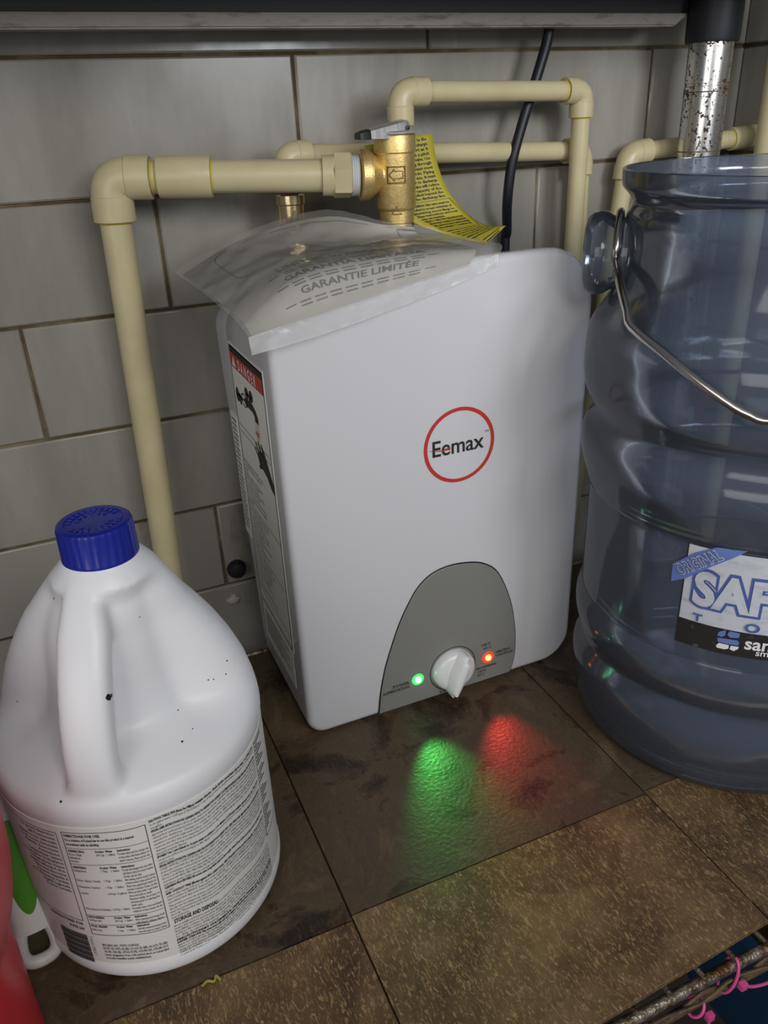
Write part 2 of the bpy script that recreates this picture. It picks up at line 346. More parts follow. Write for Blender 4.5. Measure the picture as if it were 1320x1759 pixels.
# ------------------------------------------------------------------ wire shelf and its vinyl covering
cov = thing('shelf_covering', 'brown slate-pattern vinyl tiles covering the wire shelf under the heater', 'shelf covering', (0.2, 0.45, -0.004))
SX = [-0.42, -0.1485, 0.109, 0.3668, 0.6245, 0.765]
def vinyl(x0, x1, yf0, yf1, yb, dz=0.0, edge=True, mt='vinyl_slate'):
    g = 0.0006; n = 14; b = MB(); top = []; zt = dz
    front = []
    for i in range(n+1):
        t = i/n; x = x0+g+(x1-x0-2*g)*t; y = yf0+(yf1-yf0)*t+g
        if edge: y += 0.0012*noise.noise(Vector((x*55, 3.1, 0)))
        front.append((x, y))
    out = front+[(x1-g, yb-g), (x0+g, yb-g)]
    b.rings([[(x-cov.location.x, y-cov.location.y, -0.004-cov.location.z) for x, y in out], [(x-cov.location.x, y-cov.location.y, zt-0.0004-cov.location.z) for x, y in out], [(x-cov.location.x+(0.0004 if x < (x0+x1)/2 else -0.0004), y-cov.location.y+(0.0004 if y < 0.3 else 0), zt-cov.location.z) for x, y in out]])
    m = b.mesh('vinyl_tile'); m.materials.append(MATS[mt]); o = bpy.data.objects.new('vinyl_tile', m); COL.objects.link(o); o.parent = cov
for k in range(5):
    x0, x1 = SX[k], SX[k+1]
    f0 = [0.222, 0.222, 0.2215, 0.2345, 0.236][k]; f1 = [0.222, 0.221, 0.2345, 0.236, 0.236][k]; ym = [0.357, 0.357, 0.3607, 0.3637, 0.364][k]
    vinyl(x0, x1, f0, f1, ym, -0.0003*(k % 2), True, 'vinyl_tan'); vinyl(x0, x1, ym, ym, 0.6175, 0.0, False); vinyl(x0, x1, 0.6175, 0.6175, 0.69 if k < 4 else 0.66, 0.0, False)

ws = thing('wire_shelf', 'rusty chrome wire shelf carrying the brown vinyl tiles', 'shelf', (0.2, 0.45, -0.05))
def wpart(name, pts, r, material='rust_rail', n=10):
    return MB().tube(pts, r, n).build(name, material, ws)
def rail_line(y, z, x0=-0.5, x1=0.76, k=40, w=0.0005): return [(x0+(x1-x0)*i/k, y+w*noise.noise(Vector((i*.9, y, 1))), z+w*noise.noise(Vector((i*.7, z, 5)))) for i in range(k+1)]
wpart('front_rail', rail_line(0.2268, -0.0135), 0.0041)
wpart('lower_rail', rail_line(0.2275, -0.037), 0.0030, 'rust_wire')
wpart('back_rail', rail_line(0.700, -0.0068), 0.0035)
zz = []
for i in range(46):
    x = -0.5+i*0.0277; zz.append((x, 0.2245, -0.019 if i % 2 else -0.034))
wpart('truss_wire', fillet(zz, 0.008, 3), 0.0017, 'rust_wire', 8)
wpart('tie_wire', [(0.14+0.012*i, 0.2225+0.0012*math.sin(i*1.3), -0.0235+0.002*math.sin(i*0.9)) for i in range(46)], 0.0013, 'rust_wire', 6)
for i in range(44):
    x = -0.46+i*0.0272; wpart('cross_wire', [(x, 0.2268, -0.0072), (x, 0.700, -0.0072)], 0.0018, n=8)

# ------------------------------------------------------------------ work table above
tb = thing('work_table', 'steel work table overhead with a chipped painted bottom rail and a rust-speckled leg', 'table', (0.66, 0.70, -0.75))
def tpart(b, name, m, parent=None, **k):
    o = b.build(name, m, None, **k); o.parent = parent or tb
    if parent is None: o.matrix_parent_inverse = Matrix.Translation(tb.location).inverted()
    return o
tpart(MB().box((-0.7, 0.56, 0.604), (0.70, 0.735, 0.63)), 'table_top', 'table_dark', bevel=0.002)
b = MB(); zf0, zf1 = 0.568, 0.579
b.add([(-0.7, 0.71, zf1), (0.637, 0.71, zf1), (0.621, 0.71, zf0), (-0.7, 0.71, zf0), (-0.7, 0.727, zf1), (0.637, 0.727, zf1), (0.621, 0.727, zf0), (-0.7, 0.727, zf0)],
      [(0, 3, 2, 1), (4, 5, 6, 7), (0, 1, 5, 4), (1, 2, 6, 5), (2, 3, 7, 6), (3, 0, 4, 7)])
tpart(b, 'bottom_rail', 'table_lip', bevel=0.0015)
tpart(MB().box((-0.7, 0.717, 0.579), (0.645, 0.73, 0.604)), 'apron', 'table_dark', bevel=0.001)
PX, PY_ = 0.660, 0.700
lg = tpart(MB().lathe([(-0.75, 0.0212), (0.515, 0.0212), (0.5155, 0.0206), (0.5175, 0.0206), (0.518, 0.0212), (0.60, 0.0212)], (PX, PY_, 0), n=40), 'leg', 'rusty_tube')
for zr_ in (onY(1210, 158, PY_).z, onY(1206, 259, PY_).z): k_ = MB().lathe([(zr_-0.0006, 0.0211), (zr_-0.0004, 0.02145), (zr_+0.0005, 0.02145), (zr_+0.0007, 0.0211)], (PX, PY_, 0), n=40, cap0=False, cap1=False).build('rust_ring', 'rust_wire'); k_.parent = lg
c = MB().lathe([(0.553, 0.0222), (0.553, 0.0248), (0.556, 0.0256), (0.604, 0.0262)], (PX, PY_, 0), n=40).build('collar', 'collar_black'); c.parent = lg

# ================================================================== WATER HEATER
HX0, HX1, HZ0, HZ1, HYF, HYM, HYB = 0.141, 0.4205, 0.0004, 0.4035, 0.5425, 0.682, 0.742
HC = (HX0+HX1)/2
ht = thing('water_heater', 'white mini-tank water heater with rounded corners, grey dial panel and red ring logo', 'water heater', (HC, 0.64, 0))
def hp(o, parent=None):
    o.parent = parent or ht
    if parent is None: o.matrix_parent_inverse = Matrix.Translation(ht.location).inverted()
    return o
def rr(i, rt=0.046, rb=0.032, n=10, y=0.0, rl=0.017):
    x0, x1, z0, z1 = HX0+i, HX1-i, HZ0+i, HZ1-i; a = max(rt-i, 0.006); b = max(rb-i, 0.006); bl_r = max(rl-i, 0.004); out = []
    for cx, cz, r, s in ((x1-a, z1-a, a, 0), (x0+a, z1-a, a, 1), (x0+bl_r, z0+bl_r, bl_r, 2), (x1-b, z0+b, b, 3)):
        for k in range(n+1):
            t = PI/2*(s+k/n); out.append((cx+r*math.cos(t), y, cz+r*math.sin(t)))
    return out
R_ = 0.007
def slope(ring): return [(x, y, z-(max(0.0, y-0.556)*0.185*max(0.0, min(1.0, (z-0.28)/0.11)))) for x, y, z in ring]
layers = [rr(0.004, y=HYM), rr(0.0008, y=HYM-0.0008), rr(0, y=HYM-0.003)]
for k in range(9):
    t = PI/2*k/8; layers.append(rr(R_*(1-math.cos(t))*0.9, y=HYF+R_*1.0-R_*math.sin(t)*0.94))
layers.append(rr(0.014, y=HYF-0.0000)); layers.append(rr(0.03, y=HYF-0.0006)); layers.append(rr(0.045, y=HYF-0.001))
layers = layers[:3]+[rr(0, y=0.64), rr(0, y=0.60), rr(0, y=0.575)]+layers[3:]
hp(MB().rings([slope(l_) for l_ in layers]).build('front_shell', 'heater_white', angle=60))
def back_ring(i, y0, y1):
    return slope([(x, y0+(y1-y0)*max(0.0, min(1, z/0.4)), z) for x, _, z in rr(i)])
hp(MB().rings([back_ring(0.010, 0.700, HYB+0.004), back_ring(0.004, 0.699, HYB+0.002), back_ring(0.0022, 0.692, HYB-0.006), back_ring(0.0022, HYM+0.001, HYM+0.001), back_ring(0.006, HYM, HYM)]).build('rear_shell', 'heater_rear', angle=50))
FY = HYF-0.00125
front = lambda d: (lambda u, v: (u, FY-d, v))
# dial panel
PCX, PHW, PHH = 0.2838, 0.0748, 0.158
dome = [(p_.x, max(p_.z, 0.0045)) for p_ in spline([onY(x, y, FY) for x, y in ((652, 1228), (655, 1190), (662, 1150), (672, 1115), (685, 1076), (700, 1042), (718, 1010), (741, 987), (770, 973), (803, 967), (832, 969), (856, 985), (876, 1030), (884, 1078), (884, 1118), (878, 1146), (870, 1164))], 4)][::-1]
def slab(outline, y0, y1, bev=0.0004):
    cx = sum(p[0] for p in outline)/len(outline); cz = sum(p[1] for p in outline)/len(outline)
    return MB().rings([[(x, y0, z) for x, z in outline], [(x, y1+bev, z) for x, z in outline], [(cx+(x-cx)*0.992, y1, cz+(z-cz)*0.992) for x, z in outline]])
hp(slab([(PCX+(x-PCX)*1.012, 0.0055+(z-0.0055)*1.008-(0.0006 if z < 0.006 else 0)) for x, z in dome], FY+0.001, FY-0.0005).build('panel_edge', 'black', smooth=False))
pn = hp(slab(dome, FY+0.001, FY-0.0011).build('dial_panel', 'panel_grey', smooth=False))
pf = front(0.0014)
T = [text2d('POWER', 0.0046, 0.2395, 0.0288, 1.05, align='RIGHT', bold=0.0001), text2d('ALIMENTATION', 0.0046, 0.2395, 0.0242, 0.82, align='RIGHT', bold=0.0001),
     text2d('HEATING', 0.0040, 0.3318, 0.0324, 0.95, bold=0.00008), text2d('CHAUFFAGE', 0.0040, 0.3318, 0.0284, 0.85, bold=0.00008),
     text2d('140°F', 0.0044, 0.3205, 0.0452, align='CENTER', bold=0.00008), text2d('60°C', 0.0044, 0.3225, 0.0408, align='CENTER', bold=0.00008),
     text2d('RECOMMENDED', 0.0034, 0.3105, 0.0196, 0.9, bold=0.00008), text2d('130°F', 0.0040, 0.3120, 0.0152, bold=0.00008), text2d('54°C', 0.0040, 0.3115, 0.0110, bold=0.00008),
     text2d('LOW', 0.0040, 0.2770, 0.0066, 1.3, align='CENTER', bold=0.00008)]
for t_ in T: hp(prints('panel_print', [t_], pf, 'ink', None), pn)
# knob
KX, KZ, KR = 0.2850, 0.0310, 0.0225
hp(prints('knob_groove', [ring2d(KX, KZ, KR+0.0010, KR+0.0017, 56)], front(0.0014), 'ink', None), pn)
kn = hp(MB().lathe([(0.0, KR-0.001), (0.001, KR-0.0010), (0.006, KR-0.0018), (0.0085, KR-0.0038), (0.0100, KR-0.008), (0.0106, 0.001)], (KX, FY-0.001, KZ), (0, -1, 0), 48).build('dial_knob', 'knob_white'))
b = MB(); ka = math.radians(-112)   # grip ridge points down-left to the setting
dx, dz = math.cos(ka), math.sin(ka); ex, ez = -dz, dx
def ridge_ring(t):
    w = 0.0100*max(0.05, 1-abs(t)**3.2)**0.5*(1.0 if t < 0 else 1-0.35*t); h = 0.0225 if -0.75 < t < 0.85 else 0.018
    cx, cz = KX+dx*t*KR*0.98, KZ+dz*t*KR*0.98
    return [(cx+ex*w*a, FY-0.006-(h-0.006)*k, cz+ez*w*a) for a, k in ((-1.0, 0), (-0.86, .45), (-0.52, .8), (-0.30, .97), (0, 1.0), (0.30, .97), (0.52, .8), (0.86, .45), (1.0, 0))]
b.rings([ridge_ring(-1+2*k/22) for k in range(23)])
hp(b.build('grip', 'knob_white', angle=50), kn)
# indicator lamps
def led(x, z, nm, col, tgt, power):
    L = hp(MB().lathe([(0, 0.0062), (0.0006, 0.0062), (0.0010, 0.0056), (0.0010, 0.0046), (0.0004, 0.0040)], (x, FY-0.001, z), (0, -1, 0), 28).build('indicator_lamp', nm))
    hp(MB().lathe([(0, 0.0031), (0.0014, 0.0030), (0.0026, 0.0021), (0.0030, 0.0006)], (x, FY-0.0012, z), (0, -1, 0), 24).build('lamp_core', nm+'_core'), L)
    ld = bpy.data.lights.new('indicator_glow', 'SPOT'); ld.energy = power; ld.color = col; ld.spot_size = math.radians(52); ld.spot_blend = 1.0; ld.shadow_soft_size = 0.003
    o = bpy.data.objects.new('indicator_glow', ld); COL.objects.link(o); o.location = (x, FY-0.006, z); o.rotation_euler = (Vector(tgt)-o.location).to_track_quat('-Z', 'Y').to_euler()
led(0.2483, 0.0308, 'led_green', (0.10, 1.0, 0.16), (0.2235, 0.380, 0), 0.95)
led(0.3233, 0.0308, 'led_red', (1.0, 0.06, 0.05), (0.2855, 0.382, 0), 0.74)
# logo
LX, LZ, LR = 0.2930, 0.2556, 0.0329
hp(prints('logo_ring', [ring2d(LX, LZ, LR-0.0031, LR, 96)], front(0.0003), 'ink_red', None))
lt = [text2d('Eemax', 0.0196, LX-0.0262, LZ-0.0062, 0.93, bold=0.00022, res=5), text2d('TM', 0.0028, LX+0.0236, LZ+0.0068)]
hp(prints('logo_lettering', lt, front(0.0003), 'ink', None))
sw = [(LX-0.0285+0.0195*t, LZ+0.0002-0.0022*math.sin(PI*t*0.55)+0.0065*max(0, t-0.62)**1.3) for t in [k/14 for k in range(15)]]
vs = []; fs = []
for k, (x, z) in enumerate(sw):
    w = 0.0001+0.0013*(k/14)**0.7; vs += [(x, z-w/2), (x, z+w/2)]
    if k: fs.append((2*k-2, 2*k, 2*k+1, 2*k-1))
hp(prints('logo_swoosh', [(vs, fs)], front(0.0006), 'ink_red', None))
# danger label on the left side
LY0, LY1, LZ0, LZ1 = 0.6735, 0.5692, 0.0800, 0.3335; LW, LH = LY0-LY1, LZ1-LZ0
hp(MB().box((HX0-0.0004, LY1-0.002, LZ0-0.002), (HX0+0.0005, LY0+0.002, LZ1+0.002)).build('danger_label', 'sticker', smooth=False)); dl = ht.children[-1]
side = lambda d: (lambda u, v: (HX0-0.0004-d, LY0-u, LZ0+v))
S1, S2 = side(0.0002), side(0.0004)
I = frame2d(0, 0, LW, LH, 0.0012, 1)+[rect2d(0, LH-0.006, LW, LH)]
I += [rect2d(0.004, 0.1826, LW-0.004, 0.1831), rect2d(0.006, 0.1768, LW-0.004, 0.1773)]
tap = [(0.034, 0.222), (0.040, 0.2275), (0.062, 0.2275), (0.071, 0.222), (0.076, 0.214), (0.0765, 0.205), (0.0655, 0.205), (0.065, 0.212), (0.060, 0.2155), (0.038, 0.2155)]
IC = [poly2d(tap), ring2d(0.035, 0.2205, 0.008, 0.010, 24), ell2d(0.012, 0.2190, 0.006, 0.011), ell2d(0.021, 0.216, 0.004, 0.009), rect2d(0.010, 0.2185, 0.034, 0.2215), rect2d(0.052, 0.2265, 0.058, 0.233), ell2d(0.046, 0.236, 0.006, 0.0085), ell2d(0.060, 0.2375, 0.006, 0.0085), rect2d(0.045, 0.234, 0.062, 0.2372)]
I += [([(u, 0.203+(v-0.205)*0.60) for u, v in vs], fs) for vs, fs in IC]
hand = [(0.098, 0.128), (0.100, 0.142), (0.088, 0.158), (0.084, 0.166), (0.077, 0.1745), (0.0745, 0.1735), (0.0775, 0.164), (0.0745, 0.163), (0.0675, 0.174), (0.0648, 0.1728), (0.069, 0.161), (0.0665, 0.1595), (0.0585, 0.1690), (0.0560, 0.1672), (0.0630, 0.156), (0.061, 0.154), (0.0535, 0.1605), (0.0515, 0.1585), (0.061, 0.149), (0.064, 0.140), (0.0605, 0.137), (0.0645, 0.1345), (0.0725, 0.1385), (0.085, 0.134), (0.094, 0.124)]
I += [poly2d([(0.1025 if x > 0.0955 else x, 0.187-(0.1745-(z-0.008 if x > 0.0955 else z))*0.66) for x, z in hand])]
DT = ['Water temperature over 125°F can cause severe burns instantly or death from scalds.', 'Children, disabled, and elderly are at highest risk of being scalded.', 'See instruction manual before setting temperature at water heater.', 'Feel water before bathing or showering.', 'Temperature limiting valves are available, see manual.']
DF = ['Une eau à plus de 125°F peut causer des brûlures graves instantanées ou la mort.', 'Les enfants, les handicapés et les personnes âgées sont les plus exposés.', 'Consulter le manuel avant de régler la température du chauffe-eau.', 'Vérifier la température avant de prendre un bain ou une douche.', 'Des limiteurs de température sont disponibles, voir le manuel.']
DS = ['El agua a más de 125°F puede causar quemaduras graves al instante o la muerte.', 'Los niños, discapacitados y ancianos corren mayor riesgo de quemarse.', 'Lea el manual antes de ajustar la temperatura del calentador.', 'Pruebe el agua antes de bañarse o ducharse.', 'Hay válvulas limitadoras de temperatura, vea el manual.']
yy = 0.1470
for blk in (DT, DF, DS):
    for s_ in blk:
        for ln in wrap(s_, 42): I.append(text2d(ln, 0.0043, 0.005, yy, 0.86)); yy -= 0.00405
        yy -= 0.0007
    I.append(rect2d(0.002, yy+0.0022, LW-0.002, yy+0.0026)); yy -= 0.0022
hp(prints('label_print', I, S1, 'ink', None), dl)
hp(prints('label_red_band', [rect2d(0.0012, LH-0.0185, LW-0.0012, LH-0.006)], S2, 'ink_red', None), dl)
hp(prints('label_white_lettering', [text2d('D A N G E R', 0.0122, 0.0270, LH-0.0166, 0.86, bold=0.0003, res=3), poly2d([(0.007, LH-0.0168), (0.021, LH-0.0168), (0.014, LH-0.0072)])], side(0.0006), 'ink_white', None), dl)
hp(prints('water_lettering', [text2d('HOT', 0.0070, 0.0630, 0.1905, 0.8, bold=0.0001)]+[rect2d(0.066+k*0.0022, 0.187, 0.0664+k*0.0022, 0.2025) for k in range(5)], S2, 'ink_red', None), dl)
hp(prints('hand_lettering', [text2d('BURN', 0.0052, 0.0740, 0.1700, 0.7, rot=-0.6)], S2, 'ink_red', None), dl)
st = hp(MB().box((HX0-0.0003, 0.573, 0.0345), (HX0+0.0005, 0.670, 0.0745)).build('rating_sticker', 'sticker', smooth=False))
hp(prints('sticker_print', [rect2d(0.006, -0.010-k*0.0036, 0.084-0.013*(k*5 % 3), -0.0090-k*0.0036) for k in range(8)], lambda u, v: (HX0-0.0005, 0.668-u, LZ0-0.001+v), 'ink_soft', None), st)
rs = hp(MB().box((HX0+0.0012, 0.690, 0.135), (HX0+0.0026, 0.712, 0.262)).build('rear_sticker', 'sticker', smooth=False))
hp(prints('sticker_print', [rect2d(0.002, 0.255-k*0.0048, 0.020-0.002*(k % 3), 0.2563-k*0.0048) for k in range(24)], lambda u, v: (HX0+0.001, 0.711-u, v), 'ink_soft', None), rs)
# ================================================================== PIPES
def run(name, label, cat, at): return thing(name, label, cat, at)
def part(b, name, m, root, parent=None, **k):
    o = b.build(name, m, None, **k); o.parent = parent or root
    if parent is None: o.matrix_parent_inverse = Matrix.Translation(root.location).inverted()
    return o
def pipe(root, a, b, r): return part(MB().tube([a, b], r, 28), 'pipe', 'cpvc', root)
def bead(root, parent, p, d, r):
    d = Vector(d).normalized(); return part(MB().lathe([(-0.0008, r*1.01), (0.0006, r*1.06), (0.0016, r*1.02)], p, d, 28, False, False), 'glue_bead', 'glue', root, parent)
def elbow(root, c, d1, d2, r, L, glue=True):
    """socket elbow at corner c with arms along d1 and d2"""
    c = Vector(c); d1 = Vector(d1).normalized(); d2 = Vector(d2).normalized(); R = r*1.27
    pts = fillet([c+d1*L, c, c+d2*L], L*0.62, 10)
    b = MB().tube(pts, R, 32)
    for d in (d1, d2):
        b.lathe([(L*0.42, R), (L*0.44, R*1.05), (L*0.985, R*1.05), (L, R*1.02), (L, r)], c, d, 32, False, False)
    e = part(b, 'elbow', 'cpvc', root)
    if glue:
        for d in (d1, d2): bead(root, e, c+d*L, d, r)
    return e
def coupling(root, p, d, r, L, glue=True):
    d = Vector(d).normalized(); R = r*1.27
    e = part(MB().lathe([(-L/2, r), (-L/2, R*0.98), (-L/2+0.001, R), (L/2-0.001, R), (L/2, R*0.98), (L/2, r)], p, d, 32), 'coupling', 'cpvc', root)
    if glue: bead(root, e, Vector(p)+d*L/2, d, r); bead(root, e, Vector(p)-d*L/2, -d, r)
    return e
# relief-valve discharge line at the left
RL = 0.0129
VX = onY(680, 300, 0.665); VXc = Vector((VX.x, 0.665, 0))
E1 = onY(187, 305, 0.733); B1 = onY(269, 940, 0.733); B1 = Vector((B1.x-0.002, 0.733, -0.25))
VS = onY(640, 301, 0.668); dh = (VS-E1).normalized()
rn = run('discharge_pipe', 'thick cream plastic discharge pipe rising by the tiled wall and turning to the brass valve', 'pipe', B1)
dv = (B1-E1).normalized()
pipe(rn, E1+dv*0.012, B1, RL); elbow(rn, E1, dv, dh, RL, 0.034)
A1 = onY(556, 302, 0.68); ta = (A1-E1).length
pipe(rn, E1+dh*0.012, E1+dh*(ta+0.005), RL)
ca = (onY(272, 305, 0.72)-E1).length; cb = (onY(364, 304, 0.71)-E1).length
coupling(rn, E1+dh*(ca+cb)/2, dh, RL, cb-ca)
part(MB().lathe([(ta-0.001, RL), (ta-0.001, RL*1.22), (ta+0.008, RL*1.24), (ta+0.009, RL*1.24)], E1, dh, 32), 'adapter_socket', 'cpvc', rn)
nb = MB().lathe([(ta+0.008, RL*1.30), (ta+0.009, RL*1.42), (ta+0.0225, RL*1.42), (ta+0.0235, RL*1.30)], E1, dh, 6)
part(nb, 'hex_nut', 'cpvc', rn, smooth=False)
part(MB().lathe([(ta+0.023+0.0009*k, RL*(1.28 if k % 2 else 1.18)) for k in range(9)], E1, dh, 32), 'thread', 'tape_white', rn)
tv = ta+0.030
# brass relief valve
vv = run('relief_valve', 'brass relief valve with cast arrow and silver test lever on top of the heater', 'valve', (VXc.x, VXc.y, 0.404))
vb = MB().lathe([(0.381, 0.012), (0.381, 0.0140), (0.402, 0.0140), (0.4085, 0.0142), (0.4095, 0.0125), (0.4185, 0.0125), (0.4195, 0.0146), (0.429, 0.0150), (0.430, 0.0158), (0.432, 0.0166), (0.4735, 0.0166), (0.4745, 0.0176), (0.4865, 0.0176), (0.488, 0.0168)], (VXc.x, VXc.y, 0), (0, 0, 1), 40)
zc = (E1+dh*tv).z-0.0005
oc = Vector((VXc.x, VXc.y, zc)); od = (E1+dh*tv-oc); OL = od.length; od.normalize()
vb.lathe([(0.0, 0.0120), (0.013, 0.0120), (OL-0.0095, 0.0182), (OL-0.0088, 0.0182), (OL-0.008, 0.0200), (OL-0.001, 0.0203), (OL, 0.0195)], oc, od, 36)
bd = part(vb, 'valve_body', 'brass', vv, angle=35)
tdir = (Vector((0, 0, 0))-Vector((VXc.x, VXc.y, 0))).normalized()   # side of the body towards the room
aim = math.atan2(tdir.x, -tdir.y)
def vmap(d): return lambda u, v: (VXc.x+(0.0166+d)*math.sin(aim+u/0.0166), VXc.y-(0.0166+d)*math.cos(aim+u/0.0166), zc+v)
A_ = frame2d(-0.0075, -0.0068, 0.0085, 0.0068, 0.0012, 6)+[line2d(p_, 0.0010) for p_ in ([(-0.0055, 0), (-0.001, 0.0045)], [(-0.0055, 0), (-0.001, -0.0045)], [(-0.001, 0.0045), (-0.001, 0.0028), (0.006, 0.0028), (0.006, -0.0028), (-0.001, -0.0028), (-0.001, -0.0045)])]
A_ += [line2d([(-0.0045, -0.0315+0.001), (0.0, -0.0245), (0.0045, -0.0315+0.001), (-0.0045, -0.0315+0.001)], 0.0009)]
part(MB(), 'x', 'brass', vv) if False else None
pr = prints('cast_arrow', A_, vmap(0.0005), 'brass_dark', None); pr.parent = bd
pd = part(MB().lathe([(0.4882, 0.0190), (0.4886, 0.0215), (0.4897, 0.0218), (0.4903, 0.0205), (0.4910, 0.006), (0.496, 0.0055)], (VXc.x, VXc.y, 0), (0, 0, 1), 36), 'lever_disc', 'chrome', vv)
l0 = onY(692, 221, 0.664); l1 = onY(630, 231, 0.652); ld_ = (l1-l0)
def lev(t, w, h): p_ = l0+ld_*t; return [(p_.x, p_.y-w, p_.z-h), (p_.x, p_.y+w, p_.z-h), (p_.x, p_.y+w*0.9, p_.z+h*0.7), (p_.x, p_.y+w*0.4, p_.z+h), (p_.x, p_.y-w*0.4, p_.z+h), (p_.x, p_.y-w*0.9, p_.z+h*0.7)]
lv = part(MB().rings([lev(-0.16, 0.004, 0.0035), lev(-0.10, 0.0065, 0.0060), lev(0.05, 0.0075, 0.0070), lev(0.3, 0.0075, 0.0062), lev(0.7, 0.008, 0.0045), lev(1.0, 0.008, 0.0032)]), 'test_lever', 'chrome', vv, angle=50)
part(MB().rings([lev(0.98, 0.0085, 0.0038), lev(1.12, 0.0085, 0.0034), lev(1.24, 0.007, 0.0024)]), 'lever_tip', 'black', vv, lv)
part(MB().lathe([(0, 0.0018), (0.001, 0.0018), (0.0014, 0.0012)], (l0.x+0.001, l0.y-0.0074, l0.z+0.0005), (0, -1, 0), 14), 'lever_pin', 'black', vv, lv)
# upper hot-water loop
RS = 0.0089
T1 = onY(687, 158, 0.705); T2 = onY(1001, 156, 0.728); B2 = onY(983, 450, 0.728); B2 = T2+(B2-T2).normalized()*0.42
up = run('hot_water_pipe', 'cream plastic pipe looping over the brass valve and down behind the heater', 'pipe', (T1.x, T1.y, 0.404))
d12 = (T2-T1).normalized(); dd2 = (B2-T2).normalized()
T0 = Vector((T1.x+0.001, T1.y, 0.374))
elbow(up, T1, (T0-T1), d12, RS, 0.0265, False); elbow(up, T2, -d12, dd2, RS, 0.0235)
pipe(up, T1+(T0-T1).normalized()*0.008, T0, RS); pipe(up, T1+d12*0.008, T2-d12*0.008, RS); pipe(up, T2+dd2*0.008, B2, RS*1.02)
# lower cold-water line
S0 = onY(474, 268, 0.716); S9 = onY(1000, 259, 0.750)
lo = run('cold_water_pipe', 'cream plastic pipe running along the tiles from the small bright fitting', 'pipe', (S0.x, S0.y, 0.404))
d3 = (S9-S0).normalized(); dn = Vector((0.02, 0, -1)).normalized()
q0 = onY(497, 340, 0.716); S0 = Vector((q0.x, 0.716, S0.z)); d3 = (S9-S0).normalized()
elbow(lo, S0, dn, d3, RS, 0.022, False); elbow(lo, S9, -d3, dn, RS, 0.0225)
pipe(lo, S0+d3*0.006, S9-d3*0.006, RS); pipe(lo, S9+dn*0.008, S9+dn*0.62, RS)
pipe(lo, S0+dn*0.008, S0+dn*0.028, RS)
zb = onY(497, 335, 0.716).z
part(MB().lathe([(0.374, 0.0085), (0.374, 0.0105), (zb-0.024, 0.0105), (zb-0.023, 0.0118), (zb-0.008, 0.0118), (zb-0.007, 0.0132), (zb, 0.0132), (zb+0.001, 0.011)], (S0.x+0.001, 0.716, 0), (0, 0, 1), 24), 'brass_fitting', 'brass_bright', lo)
part(MB().lathe([(0.402, 0.0112), (0.402, 0.0130), (0.412, 0.0130), (0.413, 0.0118)], (S0.x+0.001, 0.716, 0), (0, 0, 1), 24), 'blue_ring', 'decal_blue', lo)
# line by the right corner
Q0 = onY(1080, 264, 0.748); Q1 = onY(1180, 252, 0.748); Q9 = onY(1345, 226, 0.735)
q_ = run('corner_pipe', 'cream plastic pipe passing behind the rust-speckled table leg into the corner', 'pipe', (Q0.x, 0.748, -0.3))
d4 = (Q9-Q0).normalized(); vb_ = onY(1055, 420, 0.748); vd = (vb_-Q0).normalized()
RQ = 0.0094
elbow(q_, Q0, d4, vd, RQ, 0.0255, False)
Q9 = Q0+d4*((0.755-Q0.x)/d4.x)
pipe(q_, Q0+d4*0.008, Q9, RQ); pipe(q_, Q0+vd*0.008, Q0+vd*0.62, RQ)
pc = onY(1278, 236, 0.74); coupling(q_, Q0+d4*((pc-Q0).length), d4, RQ, 0.040)
rb = run('riser_pipe', 'cream plastic riser pipe in the tiled corner with black scuffs', 'pipe', (0.752, 0.70, -0.2))
pipe(rb, (0.752, 0.700, -0.2), (0.752, 0.700, 0.70), RQ*1.15)
# black supply cable
kb = [(945, 46, 0.733), (938, 80, 0.733), (917, 150, 0.7325), (897, 215, 0.733), (880, 280, 0.733), (872, 345, 0.737), (871, 400, 0.752)]
kp = [onY(x, y, Y) for x, y, Y in kb]; kp = [kp[0]+(kp[0]-kp[1])*1.2]+kp+[Vector((kp[-1].x+0.001, 0.757, kp[-1].z-0.03)), Vector((kp[-1].x+0.001, 0.757, 0.05))]
tag(MB().tube(spline(kp, 6), 0.0050, 14).build('power_cable', 'cable'), 'thick black power cable hanging down the wall to the heater', 'cable')

# yellow instruction tag behind the valve
TG = Surf([[onY(a, b, Y) for a, b in ((xl, yl), ((2*xl+xr)/3, (2*yl+yr)/3), ((xl+2*xr)/3, (yl+2*yr)/3), (xr, yr))] for xl, yl, xr, yr, Y in
           ((626, 250, 742, 229, 0.690), (648, 298, 752, 282, 0.6885), (672, 343, 771, 328, 0.685), (706, 380, 800, 364, 0.680), (765, 402, 834, 387, 0.668), (834, 421, 869, 388, 0.652))])
tgm = TG.mesh(10, 30, 0.0, up=False); tgo = tgm.build('instruction_tag', 'tag_yellow')
sm = tgo.modifiers.new('thickness', 'SOLIDIFY'); sm.thickness = 0.0004; sm.offset = 0
tag(tgo, 'curled yellow instruction tag with black print behind the brass valve', 'tag')
TW, TLn = 0.058, 0.135
def tmap(u, v):
    uu, vv_ = min(max(u/TW, 0), 1), min(max(v/TLn, 0), 1); p_ = TG.at(uu, vv_); n_ = TG.normal(uu, vv_)
    if n_[1] > 0: n_ = -n_
    return tuple(p_+n_*0.0005)
tagtxt = ['valve shall be connected to the', 'discharge line. The discharge', 'line must be as short as it', 'can be and run with a pitch', 'downward from the valve. Use', 'of hard plumbing through', 'the relief valve must meet', 'the A.S.M.E. code. Piping', 'must be of full size. It must', 'be open to air to discharge', 'freely. The tube will reduce', 'discharge capacity of the', 'valve installed beyond the', 'end of the discharge line.']
